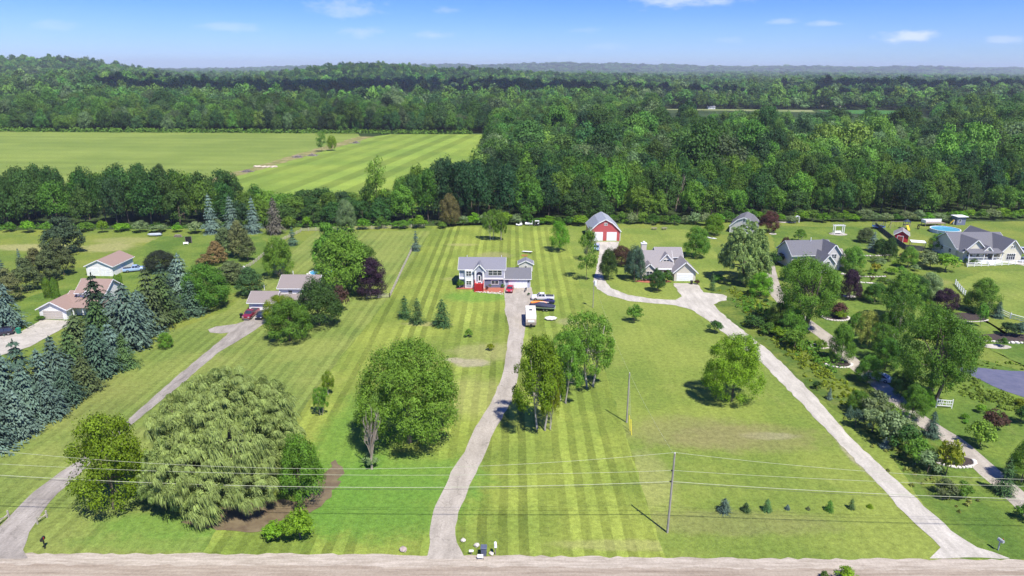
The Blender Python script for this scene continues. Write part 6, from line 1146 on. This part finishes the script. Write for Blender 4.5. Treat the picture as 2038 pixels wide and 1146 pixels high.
a1=na('sc','FLOAT_VECTOR');a2=na('rz','FLOAT');a3=na('id','INT'); cxz=n.new('ShaderNodeCombineXYZ')
L=ng.links; L.new(gi.outputs[0],ip.inputs['Points']); L.new(ci.outputs[0],ip.inputs['Instance']); L.new(a1.outputs['Attribute'],ip.inputs['Scale']); L.new(a2.outputs['Attribute'],cxz.inputs['Z']); L.new(cxz.outputs[0],ip.inputs['Rotation']); L.new(a3.outputs['Attribute'],ip.inputs['Instance Index']); L.new(ip.outputs[0],go.inputs[0])
md=wo.modifiers.new('trees','NODES'); md.node_group=ng
print('woodland points',len(A),'individual',nind)
# low leafy growth along the foot of the woods
def undergrowth(name,path,dens,hr,label,cols,ls=.35,width=3,cat='undergrowth'):
    """one mass of leaves along a strip"""
    g=np.random.default_rng(len(path)*31+int(dens*10)); P=[];Nn=[]
    for i in range(len(path)-1):
        a=np.array(path[i],float); b=np.array(path[i+1],float); ln=np.linalg.norm(b-a); m=int(ln*width*dens/8)
        for _ in range(m):
            c=a+(b-a)*g.random(); c=c+g.normal(size=2)*width*.35; hh=g.uniform(*hr); q=int(22); e=unit(g.normal(size=(q,3))+np.array([0,-.2,.5])); e[:,2]=np.abs(e[:,2])
            P.append(np.array([c[0],c[1],0])+e*np.array([hh*.8,hh*.8,hh])*g.uniform(.5,1,(q,1))); Nn.append(e+g.normal(size=(q,3))*.4)
    v,f=leafquads(np.concatenate(P),np.concatenate(Nn),ls*g.uniform(.5,1.2,sum(map(len,P))),1.2,g)
    o=bpy.data.objects.new(name,npmesh(name,v,f,FOL)); link(o); o.color=(*(COL[cols] if isinstance(cols,str) else cols),1); tag(o,label,cat,kind='stuff'); return o
undergrowth('undergrowth',[(x,frontline(x)+1.5) for x in range(-25,290,10)],2.2,(.8,2.6),'bright leafy undergrowth along the foot of the right hand woods','green')
undergrowth('undergrowth',[(x,frontline(x)+1.2) for x in range(-230,-25,10)],2.0,(.7,2.4),'leafy undergrowth along the foot of the tree belt behind the fence','mid')
gp=lambda *a: [tuple(G(*q).xy) for q in a]
undergrowth('weeds',gp((1455,575),(1490,600),(1520,640),(1570,690),(1630,740),(1690,790),(1740,830)),8,(.3,.9),'rank yellow green weeds on the bank beside the gravel drive',(.20,.25,.04),.22,5,'weeds')
undergrowth('weeds',gp((1480,590),(1540,650),(1600,690),(1660,740)),5,(.5,1.5),'leafy weeds at the back of the rough bank',(.13,.22,.04),.25,5,'weeds')
undergrowth('reeds',gp((1885,762),(1930,770),(1980,792),(2038,815),(2100,830)),14,(.3,.9),'reedy green growth along the near bank of the pond',(.16,.24,.05),.25,6,'reeds')
undergrowth('reeds',gp((1880,725),(1930,722),(2000,728),(2070,735)),7,(.2,.5),'short rushes along the far bank of the pond',(.20,.25,.05),.22,3,'reeds')
undergrowth('tall_grass',gp((1745,840),(1790,890),(1840,950),(1880,990),(1930,995)),4,(.2,.6),'tall dry grass round the lower thicket',(.20,.21,.06),.2,5,'grass')
undergrowth('tall_grass',gp((1740,540),(1790,600),(1850,570),(1900,600),(1940,600)),5,(.2,.6),'unmown grass on the slope below the cream house',(.22,.25,.06),.2,7,'grass')
undergrowth('undergrowth',[(x,644+(3 if x%40 else 0)) for x in range(-640,-28,20)],2.0,(2,5),'low scrub along the far edge of the hay field','green',.9,6)

cx_=np.random.default_rng(8)
ORD='first second third fourth fifth sixth seventh eighth ninth tenth eleventh twelfth thirteenth fourteenth fifteenth sixteenth'.split()
for i in range(16):
    x=225+i*19+cx_.uniform(-5,5); y=1088+cx_.uniform(-4,18); plant('spruce',(x,y,float(hz(x,y))),cx_.uniform(21,29),cx_.uniform(12,16),f'{ORD[i]} dark conifer from the left in the distant row behind the straw yard',(.03,.055,.03),'distant_conifer','tree','tall dark conifers behind the straw yard',trunk=False)
# ---------------------------------------------------------------- cloud overhead that shades the middle distance
def cloudmesh(seed,rx,ry,rz,n):
    g=np.random.default_rng(seed); V=[];F=[];o=0
    import bmesh
    bm=bmesh.new(); bmesh.ops.create_icosphere(bm,subdivisions=3,radius=1); bv=np.array([v.co[:] for v in bm.verts]); bf=[tuple(v.index for v in f.verts) for f in bm.faces]; bm.free()
    vs=[];fs=[]
    for i in range(n):
        a=g.random()*6.28; r=g.random()**.5; c=np.array([math.cos(a)*r*rx,math.sin(a)*r*ry,g.uniform(0,.5)*rz*(1-r*.6)]); s=np.array([rx,rx,rz*1.4])*g.uniform(.16,.3)*(1.15-.5*r)
        nz_=1+.09*np.sin(bv[:,0:1]*5+i)*np.sin(bv[:,1:2]*6)*np.sin(bv[:,2:3]*4+i)
        p=bv*s*nz_+c; fs+=[tuple(q+len(vs) for q in f) for f in bf]; vs+=p.tolist()
    me=bpy.data.meshes.new('cloud'); me.from_pydata(vs,[],fs); me.update(); me.shade_smooth(); me.materials.append(mat('cloud',(.8,.8,.82),1,scale=.01,var=.03,spec=0)); return me
def cloud(cx,cyy,rx,ry,seed,n=46):
    off=SUN_DIR*(1300/SUN_DIR.z); o=bpy.data.objects.new('cloud',cloudmesh(seed,rx,ry,110,n)); link(o); o.location=(cx+off.x,cyy+off.y,1300); tag(o,'white cumulus cloud high above the woods','cloud',kind='stuff')
cloud(-440,1340,300,170,1); cloud(40,1480,400,230,2); cloud(-190,1760,430,210,3); cloud(560,1330,230,110,4,34); cloud(960,1700,330,170,6,34); cloud(-900,1800,220,120,7,30)
# ---------------------------------------------------------------- summer haze
mb=MB(); mb.box(-15000,15000,-600,14500,-40,168)
hm=bpy.data.materials.new('haze'); hm.use_nodes=True; hn=hm.node_tree.nodes; hn.clear(); ho=hn.new('ShaderNodeOutputMaterial'); pv=hn.new('ShaderNodeVolumePrincipled')
pv.inputs['Color'].default_value=(.80,.88,1,1); pv.inputs['Density'].default_value=HAZE; pv.inputs['Anisotropy'].default_value=.0; hm.node_tree.links.new(pv.outputs[0],ho.inputs['Volume'])
if HAZE>0:
    hb=mb.build('haze',hm); tag(hb,kind='stuff')
